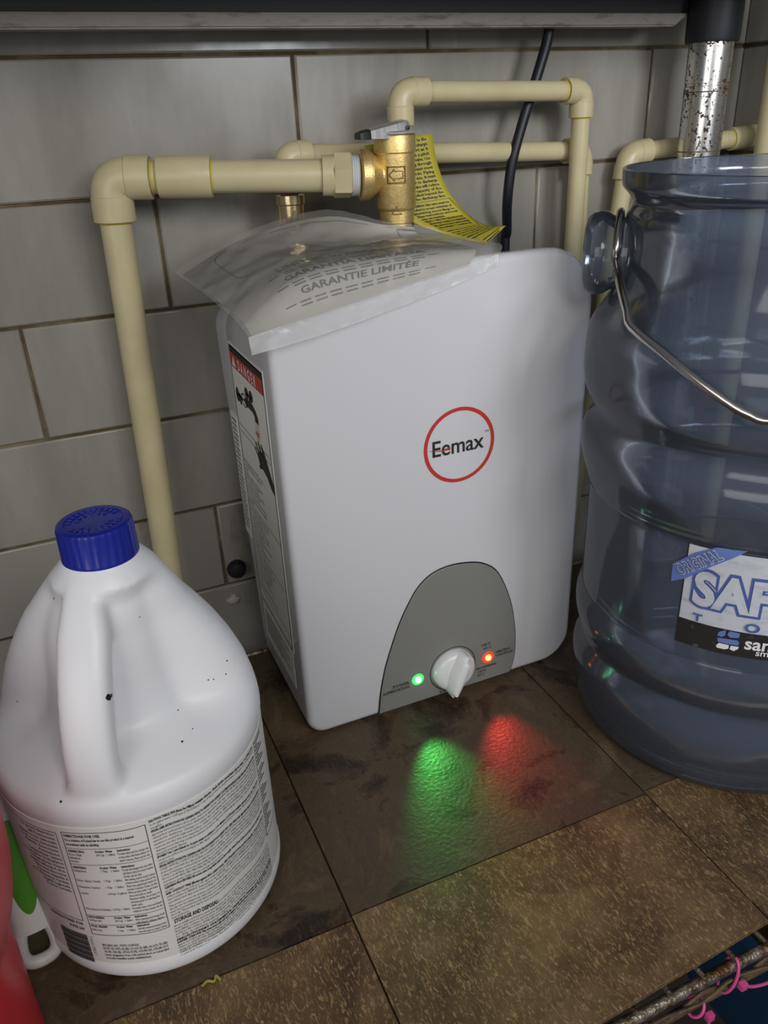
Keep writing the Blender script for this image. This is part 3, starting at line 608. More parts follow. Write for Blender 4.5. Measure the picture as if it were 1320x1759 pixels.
tagbox = ['WARNING: this valve must be', 'installed by proper technician of', 'plumbing according to', 'these instructions and local', 'codes and standards.', 'FAILURE TO COMPLY WITH THESE INSTRUCTIONS', 'ON THIS VALVE CAN RESULT IN OVERHEATING', 'EXPLOSION OR DEATH AND/OR SEVERE', 'PROPERTY DAMAGE.']
taglow = ['Installer must not remove this tag. Test', 'every year to see that it is free. Open the', 'lever, then let it snap back. If the flow', 'does not stop, call a plumber. Thermal', 'expansion of water in a closed system can', 'make the valve drip. Keep outlet clear.']
TI = []; y_ = 0.0048
def fitline(s_, size, x0, x1, y, bold): 
    t_ = text2d(s_, size, 0, 0, 1.0, bold=bold); w_ = max(a for a, _ in t_[0]); k_ = (x1-x0)/w_ if w_ > (x1-x0)*0.8 else 0.8
    return [(x0+a*k_, y-b_) for a, b_ in t_[0]], t_[1]
for s_ in tagtxt: TI.append(fitline(s_, 0.0040, 0.010, 0.0525, y_, 0.00012)); y_ += 0.0042
y_ += 0.001; yb0 = y_-0.0032; y_ += 0.002
for k_, s_ in enumerate(tagbox): TI.append(fitline(s_, 0.0037, 0.010, 0.0515, y_, 0.00014)); y_ += 0.0041
TI += frame2d(0.006, yb0, 0.054, y_-0.0012, 0.0005, 4); y_ += 0.0026
for s_ in taglow: TI.append(fitline(s_, 0.0034, 0.008, 0.053, y_, 0.0001)); y_ += 0.0037
for k_ in range(5): TI.append(rect2d(0.010, y_+0.002+k_*0.003, 0.050-0.006*(k_ % 2), y_+0.0030+k_*0.003, 6))
pr = prints('tag_print', TI, tmap, 'ink', tgo)

# ================================================================== WARRANTY BOOKLET IN PLASTIC BAG
bagrows = [
    [tuple(onY(*q)) for q in ((428, 582, 0.526), (535, 546, 0.530), (640, 511, 0.534), (750, 475, 0.5375), (857, 438, 0.542))],
    [(0.122, 0.546, 0.3780), (0.168, 0.546, 0.4015), (0.225, 0.547, 0.4080), (0.285, 0.548, 0.4090), (0.334, 0.551, 0.4085)],
    [(0.1185, 0.588, 0.3830), (0.168, 0.588, 0.4065), (0.225, 0.588, 0.4115), (0.285, 0.588, 0.4110), (0.335, 0.588, 0.4085)],
    [(0.114, 0.640, 0.3875), (0.165, 0.640, 0.4085), (0.225, 0.640, 0.4135), (0.280, 0.636, 0.4110), (0.330, 0.630, 0.4085)],
    [(0.110, 0.704, 0.390), (0.165, 0.694, 0.4165), (0.240, 0.690, 0.4305), (0.280, 0.646, 0.4220), (0.322, 0.636, 0.4150)]]
BG = Surf(bagrows)
bag = thing('plastic_bag', 'clear crinkled plastic bag with a white sealed edge draped over the heater top', 'bag', (0.22, 0.6, 0.404))
part(BG.mesh(48, 40, 0.0014, 0.0016, 50), 'bag_top', 'bag_film', bag, angle=180)
hem = Surf([[tuple(np.array(p_)+np.array(o_)) for p_, o_ in zip(bagrows[0], ((0, -0.0004, 0.001),)*5)],
            [tuple(onY(*q)) for q in ((430, 592, 0.525), (537, 558, 0.529), (643, 524, 0.533), (752, 486, 0.5365), (858, 445, 0.5400))],
            [tuple(onY(*q)) for q in ((434, 611, 0.5245), (541, 580, 0.5285), (646, 543, 0.5325), (754, 502, 0.5360), (860, 456, 0.5390))]])
part(hem.mesh(60, 10, 0.0012, 0.0009, 80, up=False), 'sealed_edge', 'bag_seal', bag, angle=180)
def bk(u, v, d):
    u, v = 0.015+u*0.865, 0.012+v*0.95; p_ = BG.at(u, v); n_ = BG.normal(u, v); n_ = n_ if n_[2] > 0 else -n_
    return tuple(p_+n_*d)
b = MB(); nu, nv = 24, 20
for d in (-0.0022, -0.0008):
    b.add([bk(i/nu, j/nv, d) for j in range(nv+1) for i in range(nu+1)], [(j*(nu+1)+i, j*(nu+1)+i+1, (j+1)*(nu+1)+i+1, (j+1)*(nu+1)+i) for j in range(nv) for i in range(nu)])
n1 = (nu+1)*(nv+1); rim = [i for i in range(nu+1)]+[j*(nu+1)+nu for j in range(1, nv+1)]+[nv*(nu+1)+i for i in range(nu-1, -1, -1)]+[j*(nu+1) for j in range(nv-1, 0, -1)]
b.f += [(rim[k], rim[(k+1) % len(rim)], rim[(k+1) % len(rim)]+n1, rim[k]+n1) for k in range(len(rim))]
bko = tag(b.build('warranty_booklet', 'paper'), 'grey printed warranty booklet lying inside the clear plastic bag', 'booklet')
BW, BH = 0.175, 0.135
bmap = lambda u, v: bk(min(max(u/BW, 0), 1), min(max(v/BH, 0), 1), -0.0005)
bt = [text2d('LIMITED WARRANTY', 0.0098, 0.088, 0.060, 1.0, bold=0.0002, align='CENTER', res=2), text2d('GARANTÍA LIMITADA', 0.0098, 0.088, 0.040, 1.0, bold=0.0002, align='CENTER', res=2), text2d('GARANTIE LIMITÉE', 0.0098, 0.088, 0.020, 1.0, bold=0.0002, align='CENTER', res=2)]
hp(prints('booklet_title', bt, bmap, 'ink_soft', None), bko)
bl = []
for y0 in (0.0535, 0.0335, 0.0135):
    for k_ in range(2): bl += [rect2d(0.032+0.012*k_+0.0115*i, y0-k_*0.0034, 0.0405+0.012*k_+0.0115*i, y0+0.0013-k_*0.0034, 2) for i in range(10-2*k_)]
rrp = []
for cx_, cy_, s_ in ((0.150, 0.122, 0), (0.030, 0.122, 1), (0.030, 0.088, 2), (0.150, 0.088, 3)):
    for k_ in range(6): t_ = PI/2*(s_+k_/5); rrp.append((cx_+0.008*math.cos(t_), cy_+0.008*math.sin(t_)))
full = []
for a_, b_ in zip(rrp, rrp[1:]+rrp[:1]):
    for k_ in range(6): full.append((a_[0]+(b_[0]-a_[0])*k_/6, a_[1]+(b_[1]-a_[1])*k_/6))
bl.append(line2d(full+[full[0]], 0.0007)); bl.append(ell2d(0.088, 0.083, 0.006, 0.003))
hp(prints('booklet_lines', bl, bmap, 'ink_soft', None), bko)

# ================================================================== BLEACH JUG
JC = (-0.0035, 0.452); TH = math.radians(-20)
jp = [(0.0, 0.0), (0.0, 0.072), (0.003, 0.080), (0.009, 0.0850), (0.014, 0.0862), (0.0195, 0.0860), (0.0225, 0.0846), (0.142, 0.0846), (0.1455, 0.0855), (0.150, 0.0862), (0.157, 0.0858), (0.166, 0.0845), (0.180, 0.0810), (0.195, 0.0752), (0.210, 0.0678), (0.225, 0.0588), (0.240, 0.0488), (0.255, 0.0392), (0.266, 0.0315), (0.272, 0.0262), (0.276, 0.0228), (0.279, 0.0205), (0.292, 0.0200)]
def joff(z): k = min(max((z-0.235)/0.035, 0), 1); return 0.0050*k, -0.0045*k
def jr(z): return float(np.interp(z, [p_[0] for p_ in jp[1:]], [p_[1] for p_ in jp[1:]]))
def sst(a, b, x): t = min(max((x-a)/(b-a), 0), 1); return t*t*(3-2*t)
def dent(th, z):
    d = abs((th-TH+PI) % (2*PI)-PI); w = 1-sst(math.radians(58), math.radians(100), d)
    return w*(0.034*sst(0.158, 0.180, z)*(1-0.72*sst(0.185, 0.262, z))*(1-sst(0.255, 0.268, z)))
NJ = 120; zs = []
for k in range(len(jp)-1):
    a, b_ = jp[k], jp[k+1]; m = max(1, int(abs(b_[0]-a[0])/0.004))
    for i in range(m): t = i/m; zs.append((a[0]+(b_[0]-a[0])*t, a[1]+(b_[1]-a[1])*t))
zs.append(jp[-1]); zs = zs[1:]
bj = MB()
bj.rings([[(JC[0]+joff(z)[0]+(r-dent(2*PI*i/NJ, z))*math.sin(2*PI*i/NJ), JC[1]+joff(z)[1]-(r-dent(2*PI*i/NJ, z))*math.cos(2*PI*i/NJ), z) for i in range(NJ)] for z, r in zs])
# hollow grip moulded from neck to shoulder
hpnts = []
for z, ex_ in ((0.150, -0.016), (0.163, -0.0125), (0.178, -0.0095), (0.195, -0.0075), (0.212, -0.0065), (0.228, -0.006), (0.243, -0.007), (0.255, -0.009), (0.266, -0.012)):
    r = jr(z)+ex_; hpnts.append(Vector((JC[0]+r*math.sin(TH), JC[1]-r*math.cos(TH), z)))
hs = spline(hpnts, 5); side_ = Vector((math.cos(TH), math.sin(TH), 0)); outv = Vector((math.sin(TH), -math.cos(TH), 0)); rg = []
for k, p_ in enumerate(hs):
    t = k/(len(hs)-1); tg = (hs[min(k+1, len(hs)-1)]-hs[max(k-1, 0)]).normalized(); nn = side_.cross(tg).normalized()
    if nn.dot(outv) < 0: nn = -nn
    wd_ = 0.0150+0.007*max(0, 0.2-t)/0.2-0.004*max(0, t-0.75)/0.25; dp = 0.0100
    rg.append([p_+side_*wd_*math.copysign(abs(math.cos(a))**0.75, math.cos(a))+nn*dp*math.copysign(abs(math.sin(a))**0.75, math.sin(a)) for a in [2*PI*i/24 for i in range(24)]])
bj.rings(rg)
tmp = bpy.data.objects.new('tmp', bj.mesh('tmp')); COL.objects.link(tmp)
bm = bmesh.new(); bm.from_mesh(tmp.data); bmesh.ops.recalc_face_normals(bm, faces=bm.faces); bm.to_mesh(tmp.data); bm.free()
rm = tmp.modifiers.new('r', 'REMESH'); rm.mode = 'VOXEL'; rm.voxel_size = 0.0019; s_m = tmp.modifiers.new('s', 'SMOOTH'); s_m.factor = 0.5; s_m.iterations = 9
bpy.context.view_layer.update()
me = bpy.data.meshes.new_from_object(tmp.evaluated_get(bpy.context.evaluated_depsgraph_get())); me.name = 'jug_body'
bpy.data.objects.remove(tmp)
jg = thing('bleach_jug', 'white plastic gallon jug with blue cap, moulded handle and printed back label', 'jug', (JC[0], JC[1], 0))
def jpart(o, parent=None):
    o.parent = parent or jg
    if parent is None: o.matrix_parent_inverse = Matrix.Translation(jg.location).inverted()
    return o
jpart(obj('jug_body', me, 'hdpe', None, angle=180))
cp = MB(); n = 120; prof = [(0.2750, 0.0219), (0.2758, 0.0222), (0.2785, 0.0222), (0.2792, 0.0218), (0.2960, 0.0216), (0.2980, 0.0210), (0.2987, 0.0198), (0.2987, 0.0170), (0.2979, 0.0163), (0.2979, 0.001)]
cp.rings([[(JC[0]+0.0052+(r+(0.00022*(1 if (i//2) % 2 else -1) if 0.2786 > 0 and 2.5 < k < 5 else 0))*math.sin(2*PI*i/n), JC[1]-0.0045-(r+(0.00022*(1 if (i//2) % 2 else -1) if 2.5 < k < 5 else 0))*math.cos(2*PI*i/n), z) for i in range(n)] for k, (z, r) in enumerate(prof)])
cap = jpart(cp.build('cap', 'cap_blue', angle=35))
ct = []
for R0, R1, cnt in ((0.0128, 0.0160, 26), (0.0088, 0.0112, 16)):
    for i in range(cnt):
        if i % (cnt//2) < 2: continue
        a = 2*PI*i/cnt; ct.append(([((R0 if q in (0, 3) else R1)*math.cos(a+(0.075 if q in (2, 3) else -0.05)), (R0 if q in (0, 3) else R1)*math.sin(a+(0.075 if q in (2, 3) else -0.05))) for q in range(4)], [(0, 1, 2, 3)]))
bcap = MB()
for vs, fs in ct:
    lo_ = [(JC[0]+0.0052+x, JC[1]-0.0045+y, 0.2979) for x, y in vs]; hi_ = [(x, y, 0.2985) for x, y, _ in lo_]
    bcap.rings([lo_, hi_])
jpart(bcap.build('cap_embossing', 'cap_blue', smooth=False), cap)
RLb = 0.0852
lb = MB(); nn_ = 140
lb.rings([[(JC[0]+r*math.sin(2*PI*i/nn_), JC[1]-r*math.cos(2*PI*i/nn_), z) for i in range(nn_)] for z, r in ((0.0225, 0.0838), (0.0225, RLb), (0.1425, RLb), (0.1425, 0.0838))], False, False)
label = jpart(lb.build('wrap_label', 'label_white', angle=50))
def crinkle(u, z): return 0.0
jm = lambda d: (lambda u, z: (JC[0]+(RLb+d)*math.sin(u/0.0855), JC[1]-(RLb+d)*math.cos(u/0.0855), z+0.0012*math.sin(u*150+0.8)*math.exp(-((u-0.03)/0.05)**2)))
J = []
def para(lines, x0, x1, y, size, step, bold=0.0, heads=()):
    for s_ in lines:
        bo = any(s_.startswith(h_) for h_ in heads)
        t_ = text2d(s_, size, 0, 0, 1.0, bold=0.00011 if bo else bold); w_ = max([a for a, _ in t_[0]] or [1])
        k_ = (x1-x0)/w_ if len(s_) > 60 else min(0.62, (x1-x0)/w_)
        J.append(([(x0+a*k_, y+c_) for a, c_ in t_[0]], t_[1])); y -= step
    return y
def fit(s_, size, x, z, xs, wmax, bold):
    t_ = text2d(s_, size, 0, 0, 1.0, bold=bold); w_ = max([a for a, _ in t_[0]] or [1]); k_ = min(xs, wmax/w_)
    J.append(([(x+a*k_, z+c_) for a, c_ in t_[0]], t_[1]))
W1 = '''DILUTION TABLE: PPM (Parts Per Million) Available Chlorine. Check chlorine concentration with test strips. 1 oz of this product in one gallon water = 200 ppm (1:256 Dilution). 1 cup of this product in one gallon water = 2500 ppm. 12 oz of this product in one gallon.
SPECIAL LABEL INSTRUCTIONS FOR CLEANING PRIOR TO DISINFECTION AGAINST CLOSTRIDIUM DIFFICILE SPORES: PERSONAL PROTECTION: Wear appropriate barrier protection, gloves, gowns, masks and eye covering. CLEANING PROCEDURE: Fecal matter/waste must be thoroughly cleaned from surfaces/objects before disinfection by application with clean cloth, mop and/or sponge saturated with product intended for disinfection. Cleaning is to include vigorous wiping and/or scrubbing until visible soil is removed. Special attention is needed for high-touch surfaces. Surfaces in patient rooms are to be cleaned, in an appropriate manner, with restrooms and other dirty areas cleaned last. Do not reuse soiled cloths. INFECTIOUS MATERIALS DISPOSAL: Materials used in the cleaning process that may contain feces/wastes should be disposed of immediately in accordance with local regulations for infectious materials disposal.
SPORES: Use 1 part bleach to 10 parts water to achieve a 1:10 dilution (~5,000 ppm available chlorine) before use. Clean hard, non-porous surfaces by removing gross filth. Apply 1:10 solution and let stand for 10 minutes. Rinse and air dry. Do not use on stainless steel.
SPECIAL INSTRUCTIONS FOR CLEANING AND DECONTAMINATION AGAINST HIV-1 (AIDS VIRUS) AND HEPATITIS B VIRUS OF SURFACES/OBJECTS SOILED WITH BLOOD/BODY FLUIDS. Kills HIV-1 (AIDS virus), HBV (Hepatitis B Virus) on precleaned environmental surfaces/objects previously soiled with blood/body fluids in healthcare settings or other settings in which there is an expected likelihood of soiling of inanimate surfaces/objects with blood or body fluids, and in which the surfaces/objects likely to be soiled with blood or body fluids can be associated with the potential for transmission of Human Immunodeficiency virus type 1 (HIV-1) (associated with AIDS), HBV. PERSONAL PROTECTION: When handling items soiled with blood or body fluids, use Disposable latex or vinyl gloves, gowns, masks, and eye coverings must be worn.
CLEANING PROCEDURES: Blood and other body fluids must be thoroughly cleaned from surfaces and objects before application of this product.
AND CONTACT TIME: Effective against HIV-1 (AIDS virus), HBV (Hepatitis B virus) and HCV (Hepatitis C virus) on precleaned surfaces after mixing 12 fl oz (1 1/2 cups) of this product per gallon of water to provide 5,000 ppm of available chlorine. Let stand 10 minutes for HBV/HCV. Drain and let air dry. DISPOSAL OF INFECTIOUS MATERIALS: Blood and other body fluids should be autoclaved and disposed of according to Federal, State, and local regulations for infectious waste disposal.'''
W1b = '''This product is not to be used as a terminal sterilant/high level disinfectant on any surface or instrument that is introduced directly into the human body, either into or in contact with the bloodstream or normally sterile areas of the body, or contacts intact mucous membranes but which does not ordinarily penetrate the blood barrier or otherwise enter normally sterile areas of the body. This product may be used to preclean or decontaminate critical or semi-critical devices prior to sterilization or high level disinfection.'''
W2 = '''direct sunlight and heat to avoid deterioration. In case of spill, flood area with large quantities of water. Product or rinsates that cannot be used should be diluted with water before disposal in a sanitary sewer. CONTAINER DISPOSAL: Nonrefillable container. Do not reuse or refill this container. Triple rinse container promptly after emptying. Triple rinse as follows: Fill container 1/4 full with water and recap. Shake for 10 seconds. Drain for 10 seconds after the flow begins to drip in sanitary sewer. Offer for recycling if available or place in trash.'''
W3 = '''PRECAUTIONARY STATEMENTS: Hazards to humans and domestic animals.
DANGER: CORROSIVE. May cause severe skin and eye irritation or chemical burns to broken skin. Causes eye damage. Wear safety glasses and rubber gloves when handling this product. Wash after handling and before eating, drinking, chewing gum, using tobacco or using the toilet. Avoid breathing vapors. Vacate poorly ventilated areas as soon as possible. Do not return until strong odors have dissipated. ENVIRONMENTAL HAZARDS: This pesticide is toxic to fish and aquatic organisms. PHYSICAL AND CHEMICAL HAZARDS: Strong oxidizer. Flush drains before and after use. Do not use or mix with other household chemicals such as toilet bowl cleaners, rust removers, acid or ammonia containing products. To do so will release hazardous irritating gases.'''
HD = ('DILUTION', 'SPECIAL', 'SPORES', 'SURFACES', 'CLEANING', 'AND CONTACT', 'PRECAUTION', 'DANGER', 'PHYSICAL')
X0, X1, ST = -0.0026, 0.0795, 0.00268
def lines_of(block, n): return [l_ for p_ in block.split('\n') for l_ in wrap(p_, n)]
y_ = 0.1388
l1_ = lines_of(W1, 128); l1b = lines_of(W1b, 128)
y_ = para(l1_, X0, X1, y_, 0.0026, ST, heads=HD); y_ = para(l1b, X0, X1+0.003, y_-0.0006, 0.0026, ST, heads=HD)
ysd = min(y_-0.0014, 0.0505)
J.append(text2d('STORAGE AND DISPOSAL:', 0.0050, X0+0.001, ysd, 0.50, bold=0.00015, res=2))
fit('Do not contaminate food or feed by storage, disposal or cleaning of equipment. Store this product upright in a cool, dry area, away from', 0.0026, 0.0275, ysd, 0.62, X1-0.0265, 0.0)
y_ = para(lines_of(W2, 124), X0, X1+0.002, ysd-0.0032, 0.0026, ST*0.95, heads=HD); y_ = para(lines_of(W3, 124), X0, X1+0.002, y_-0.0004, 0.0026, ST*0.92, heads=HD)
# directions box
BX0, BX1, BZ0, BZ1 = -0.0540, -0.0048, 0.0495, 0.1390
J += frame2d(BX0, BZ0, BX1, BZ1, 0.0004, 16)
for zz_ in (0.1258, 0.1125, 0.0675, 0.0592): J.append(rect2d(BX0, zz_, BX1, zz_+0.00028, 12))
J += [text2d('DIRECTIONS FOR USE:', 0.0029, BX0+0.0012, 0.1352, 0.75, bold=0.0001), text2d('It is a violation of Federal law to use this product in a manner', 0.0029, BX0+0.0012, 0.1318, 0.56, bold=0.00008), text2d('inconsistent with its labeling.', 0.0029, BX0+0.0012, 0.1284, 0.60, bold=0.00008)]
CWD = {0.0012: 0.0160, 0.0180: 0.0052, 0.0238: 0.0060, 0.0305: 0.0176}
def row(z, cells, bold=0.00003):
    for (x_, s_) in cells:
        if s_: fit(s_, 0.0025, BX0+x_, z, 0.60, CWD[x_], bold)
cols = (0.0012, 0.0180, 0.0238, 0.0305)
def rws(z, title, rows, inst, st=0.0029):
    row(z, ((cols[0], title), (cols[1], 'Product'), (cols[2], 'Water'), (cols[3], 'Instructions:')), 0.0001)
    for k_, (dz_, a_, b2, c2) in enumerate(rows): row(z-dz_, ((cols[0], a_), (cols[1], b2), (cols[2], c2)))
    for k_, s_ in enumerate(inst): row(z-0.0028*(k_+1), ((cols[3], s_),))
rws(0.1228, 'DISINFECTING:', ((0.0028, 'Floors, Walls,', '3/4 Cup', '1 Gallon'), (0.0056, 'Bathtubs &', '', ''), (0.0084, 'Showers', '', '')), ('Pre-wash surface and rinse. Sponge, mop', 'or wipe surface with bleach solution. Let', 'stand 5 minutes. Rinse and air dry.'))
rws(0.1092, 'SANITIZING:', ((0.0028, 'Refrigerators', '1 Tbsp', '1 Gallon'), (0.0112, 'Dishes, Glasses, Utensils', '1 Tbsp', '1 Gallon'), (0.0168, 'Dishwashers, Interiors', '1 Tbsp', '1 Gallon'), (0.0224, 'Laundry', '1 1/4 Cups', '16 gallons'), (0.0364, 'Work Surfaces, Food Handling', '1 1/2 Tbsp', '1 Gallon')),
    ('Pre-wash with detergent, rinse, wipe surface', 'with bleach solution for at least 2 minutes.', 'Drain, let air dry.', 'After washing, soak for at least 2 minutes', 'in bleach solution. Drain and let air dry.', 'Wash, rinse, apply bleach solution for', 'at least 2 minutes. Drain, air dry.', 'When product with 1 part water', 'rinse and add to wash.', 'Remove visibly, let at least 10', 'minutes prior to starting the', 'wash cycle.', 'Pre-wash items, rinse and bleach', 'solution for at least 2 minutes. Air dry.'))
rws(0.0652, 'DEODORIZING:', ((0.0028, 'Garbage cans', '3/4 Cup', '1 Gallon'),), ('After emptying and rinsing, brush', 'with bleach solution. Rinse.'))
rws(0.0568, 'MOLD, MILDEW:', ((0.0034, 'Bathrooms', '1 Cup', '1 Gallon'),), ('Scrub with recommended detergent solution,', 'rinse with water for at least 5 minutes.'))
# left column, bar code and registration lines
J += frame2d(-0.1085, 0.0605, -0.0575, 0.1372, 0.0004, 16)
LC = 'for general disinfection: kills Pseudomonas, Staphylococcus, Salmonella, Streptococcus, Escherichia, Klebsiella, Enterobacter, Acinetobacter, Campylobacter, Listeria monocytogenes, Trichophyton mentagrophytes, Herpes simplex, Influenza A virus, Rhinovirus, Norovirus, Rotavirus, Hepatitis A virus, Adenovirus, Candida, Shigella, Legionella, Proteus, Serratia.'
lc = wrap(LC, 28)
for k_, s_ in enumerate(lc[:22]): J.append(text2d(s_, 0.0030, -0.0590, 0.1338-k_*0.0034, 0.95, bold=0.00004, align='RIGHT'))
J += [text2d('MANUFACTURED FOR', 0.0034, -0.0585, 0.0562, 0.8, bold=0.0001, align='RIGHT'), text2d('SUITE 200', 0.0034, -0.0585, 0.0515, 0.8, bold=0.0001, align='RIGHT')]
z_ = 0.0470
for k_ in range(22):
    w_ = 0.00035+0.00038*((k_*5) % 4); J.append(rect2d(-0.0800, z_-w_, -0.0585, z_, 6)); z_ -= w_+0.0004+0.0003*((k_*3) % 3)
J.append(text2d('7 05131 27513 1', 0.0030, -0.0570, 0.0465, 0.9, rot=-PI/2))
for k_, s_ in enumerate(('EPA REG. NO. 70271-13-87662', 'EPA EST. NO. 70271-CA-1(B1), CO-1(S1), FL-1(BR), GA-1(OT), TX-1(BR)', 'VA-1(P), CIN-1(B), 1072-IL-01(CR), 1672-MS-1(V), 1672-AR-1(C1)', 'Letter designation in lot code printed above or below label', 'on bottle identifies actual establishment.')):
    fit(s_, 0.0030, -0.0490, 0.0390-k_*0.0031, 0.60, 0.0405, 0.00005)
# right-hand box running round the jug
J += frame2d(0.0818, 0.0560, 0.135, 0.1405, 0.0004, 12)
for k_ in range(26): J.append(rect2d(0.0830, 0.1375-k_*0.0030, 0.0960-0.004*(k_*5 % 3), 0.1385-k_*0.0030, 3)) if k_ not in (7, 12, 18) else None
jpart(prints('label_print', J, jm(0.0003), 'ink', None), label)
# grime specks on the jug, as moulded-in dirt flecks
from mathutils.bvhtree import BVHTree
bvt = BVHTree.FromPolygons([v.co[:] for v in me.vertices], [tuple(p_.vertices) for p_ in me.polygons])
for (x_, y2, s_) in ((186, 1197, 0.0019), (191, 1195, 0.0013), (188, 1200, 0.0013), (313, 1274, 0.0008), (390, 1135, 0.0006), (358, 1168, 0.0005), (367, 1167, 0.0005), (388, 1158, 0.0005), (93, 1028, 0.0006), (105, 1377, 0.0008), (306, 1220, 0.0005), (30, 1205, 0.0005), (240, 1060, 0.0004), (331, 1252, 0.0004), (262, 1683, 0.0010)):
    d = Vector(ray(x_, y2)).normalized(); h_ = bvt.ray_cast(Vector((0, 0, H)), d)
    if h_[0] is None: continue
    e1 = h_[1].orthogonal().normalized(); e2 = h_[1].cross(e1)
    jpart(MB().rings([[h_[0]+h_[1]*q_+(e1*math.cos(2*PI*i/9)+e2*math.sin(2*PI*i/9))*s_*w_*(1+0.5*noise.noise(Vector((i*1.3, x_, 0)))) for i in range(9)] for q_, w_ in ((-0.0002, 1), (0.0003, 0.8))]).build('dirt_fleck', 'black', smooth=False))

# ================================================================== CLEAR BLUE ICE BUCKET
BC = Vector((0.5036, 0.4275, 0))
bp_ = [(0.006, 0.0), (0.006, 0.100), (0.0, 0.112), (0.0, 0.120), (0.006, 0.1265), (0.020, 0.1305), (0.045, 0.1332), (0.058, 0.1328), (0.070, 0.1295), (0.078, 0.1278), (0.084, 0.1290), (0.094, 0.1328), (0.104, 0.1340), (0.112, 0.1334), (0.124, 0.1302), (0.132, 0.1297), (0.215, 0.1297), (0.222, 0.1310), (0.236, 0.1352), (0.250, 0.1388), (0.262, 0.1392), (0.270, 0.1372), (0.278, 0.1325), (0.286, 0.1314), (0.293, 0.1340), (0.305, 0.1396), (0.318, 0.1416), (0.332, 0.1414), (0.346, 0.1402), (0.358, 0.1352), (0.370, 0.1275), (0.382, 0.1215), (0.395, 0.1185), (0.415, 0.1178), (0.428, 0.1185), (0.4350, 0.1160), (0.4395, 0.1150), (0.4445, 0.1185), (0.449, 0.1228), (0.454, 0.1238), (0.4605, 0.1240)]
bp2 = spline([Vector((z, r, 0)) for z, r in bp_[4:]], 4); outer = [(0.006, 0.001)]+bp_[1:4]+[(p_.x, p_.y) for p_ in bp2]
inner = [(z+0.0 if z > 0.02 else z+0.004, r-0.0028) for z, r in outer[::-1] if r > 0.02 and z > 0.010]+[(0.010, 0.115), (0.0105, 0.001)]
prof = outer+[(0.4612, 0.1226), (0.4605, 0.1214)]+inner
bk_ = thing('ice_bucket', 'clear blue ribbed plastic ice bucket with steel bail handle and worn ice tote decal', 'bucket', BC)
def bpart(o, parent=None):
    o.parent = parent or bk_
    if parent is None: o.matrix_parent_inverse = Matrix.Translation(bk_.location).inverted()
    return o
body = bpart(MB().lathe(prof, BC, (0, 0, 1), 96).build('bucket_body', 'bucket_blue', angle=60))
vu = Vector((BC.x, BC.y, 0)).normalized(); ve = Vector((-vu.y, vu.x, 0))
ea = (ve*math.cos(0.16)-vu*math.sin(0.16)).normalized()
ZE = 0.401
for s_ in (1, -1):
    ax = ea if s_ > 0 else (-ve*math.cos(0.16)-vu*math.sin(0.16)).normalized()
    bpart(MB().lathe([(0.108, 0.0290), (0.120, 0.0255), (0.126, 0.0268), (0.131, 0.0300), (0.136, 0.0308), (0.141, 0.0298), (0.145, 0.0265), (0.147, 0.0205), (0.1462, 0.0150), (0.1455, 0.001)], Vector((BC.x, BC.y, ZE)), ax, 36).build('handle_boss', 'bucket_blue'))
# bail
loop = []
pc_ = Vector((BC.x, BC.y, ZE))+ea*0.1225; e2 = ea.cross(Vector((0, 0, 1))).normalized()
if e2.dot(vu) > 0: e2 = -e2
for k in range(17):
    a = math.radians(-150+245*k/16); loop.append(pc_+Vector((0, 0, 1))*0.0292*math.cos(a)+e2*0.0292*math.sin(a))
bl_ = [onCyl(1086, 562, BC, 0.1465), onCyl(1140, 606, BC, 0.1470), onCyl(1200, 655, BC, 0.1475), onCyl(1262, 699, BC, 0.1478), onCyl(1292, 714, BC, 0.148)]
def mir(p_): d = p_-BC; return p_-ve*2*d.dot(ve)
last = bl_[-1]; half = loop+[onCyl(1066, 490, BC, 0.1345), onCyl(1078, 535, BC, 0.143)]+bl_
mid_ = []
m1 = mir(last)
for k in range(1, 4):
    t = k/4; q = last*(1-t)+m1*t; d = Vector((q.x-BC.x, q.y-BC.y, 0)); d = d.normalized()*0.1485; mid_.append(Vector((BC.x+d.x, BC.y+d.y, last.z-0.002*math.sin(PI*t))))
pts = half+mid_+[mir(p_) for p_ in half[::-1]]
bpart(MB().tube(spline(pts, 3), 0.0031, 12).build('bail_handle', 'bail_steel'))
# decal
RB = 0.1297
bmp = lambda d: (lambda u, z: (BC.x+(RB+d)*math.sin(u/RB), BC.y-(RB+d)*math.cos(u/RB), z))
def pxu(x, y): p_ = onCyl(x, y, BC, RB); return RB*math.atan2(p_.x-BC.x, -(p_.y-BC.y)), p_.z
ub, zb_ = pxu(1161, 1088); ut, zt_ = pxu(1276, 953); up_, zp_ = pxu(1171, 1053); DL0, DL1 = ub, ub+0.150
dc = bpart(prints('decal', [rect2d(DL0, zb_-0.0055, DL1, zt_+0.0015, 40)], bmp(0.0004), 'decal_black', None))
bpart(prints('decal_panel', [rect2d(up_-0.001, zp_-0.0030, DL1-0.003, zt_, 40)], bmp(0.0008), 'decal_white', None), dc)
us, zs_ = pxu(1207, 1040); ua, _z = pxu(1256, 1040); adv = ua-us
def bigtxt(bold, ch, k): return [text2d(ch, 0.0365, us+adv*k, zs_+0.0020, 0.86, bold=bold, align='CENTER', res=4)]
for k, ch in enumerate('SAF-T-ICE'):
    bpart(prints('decal_letter_outline', bigtxt(0.0040, ch, k), bmp(0.0012), 'decal_blue', None), dc)
    bpart(prints('decal_letter', bigtxt(0.0017, ch, k), bmp(0.0016), 'decal_white', None), dc)
ut1, zt1 = pxu(1200, 1057); uo, zo = pxu(1293, 1077)
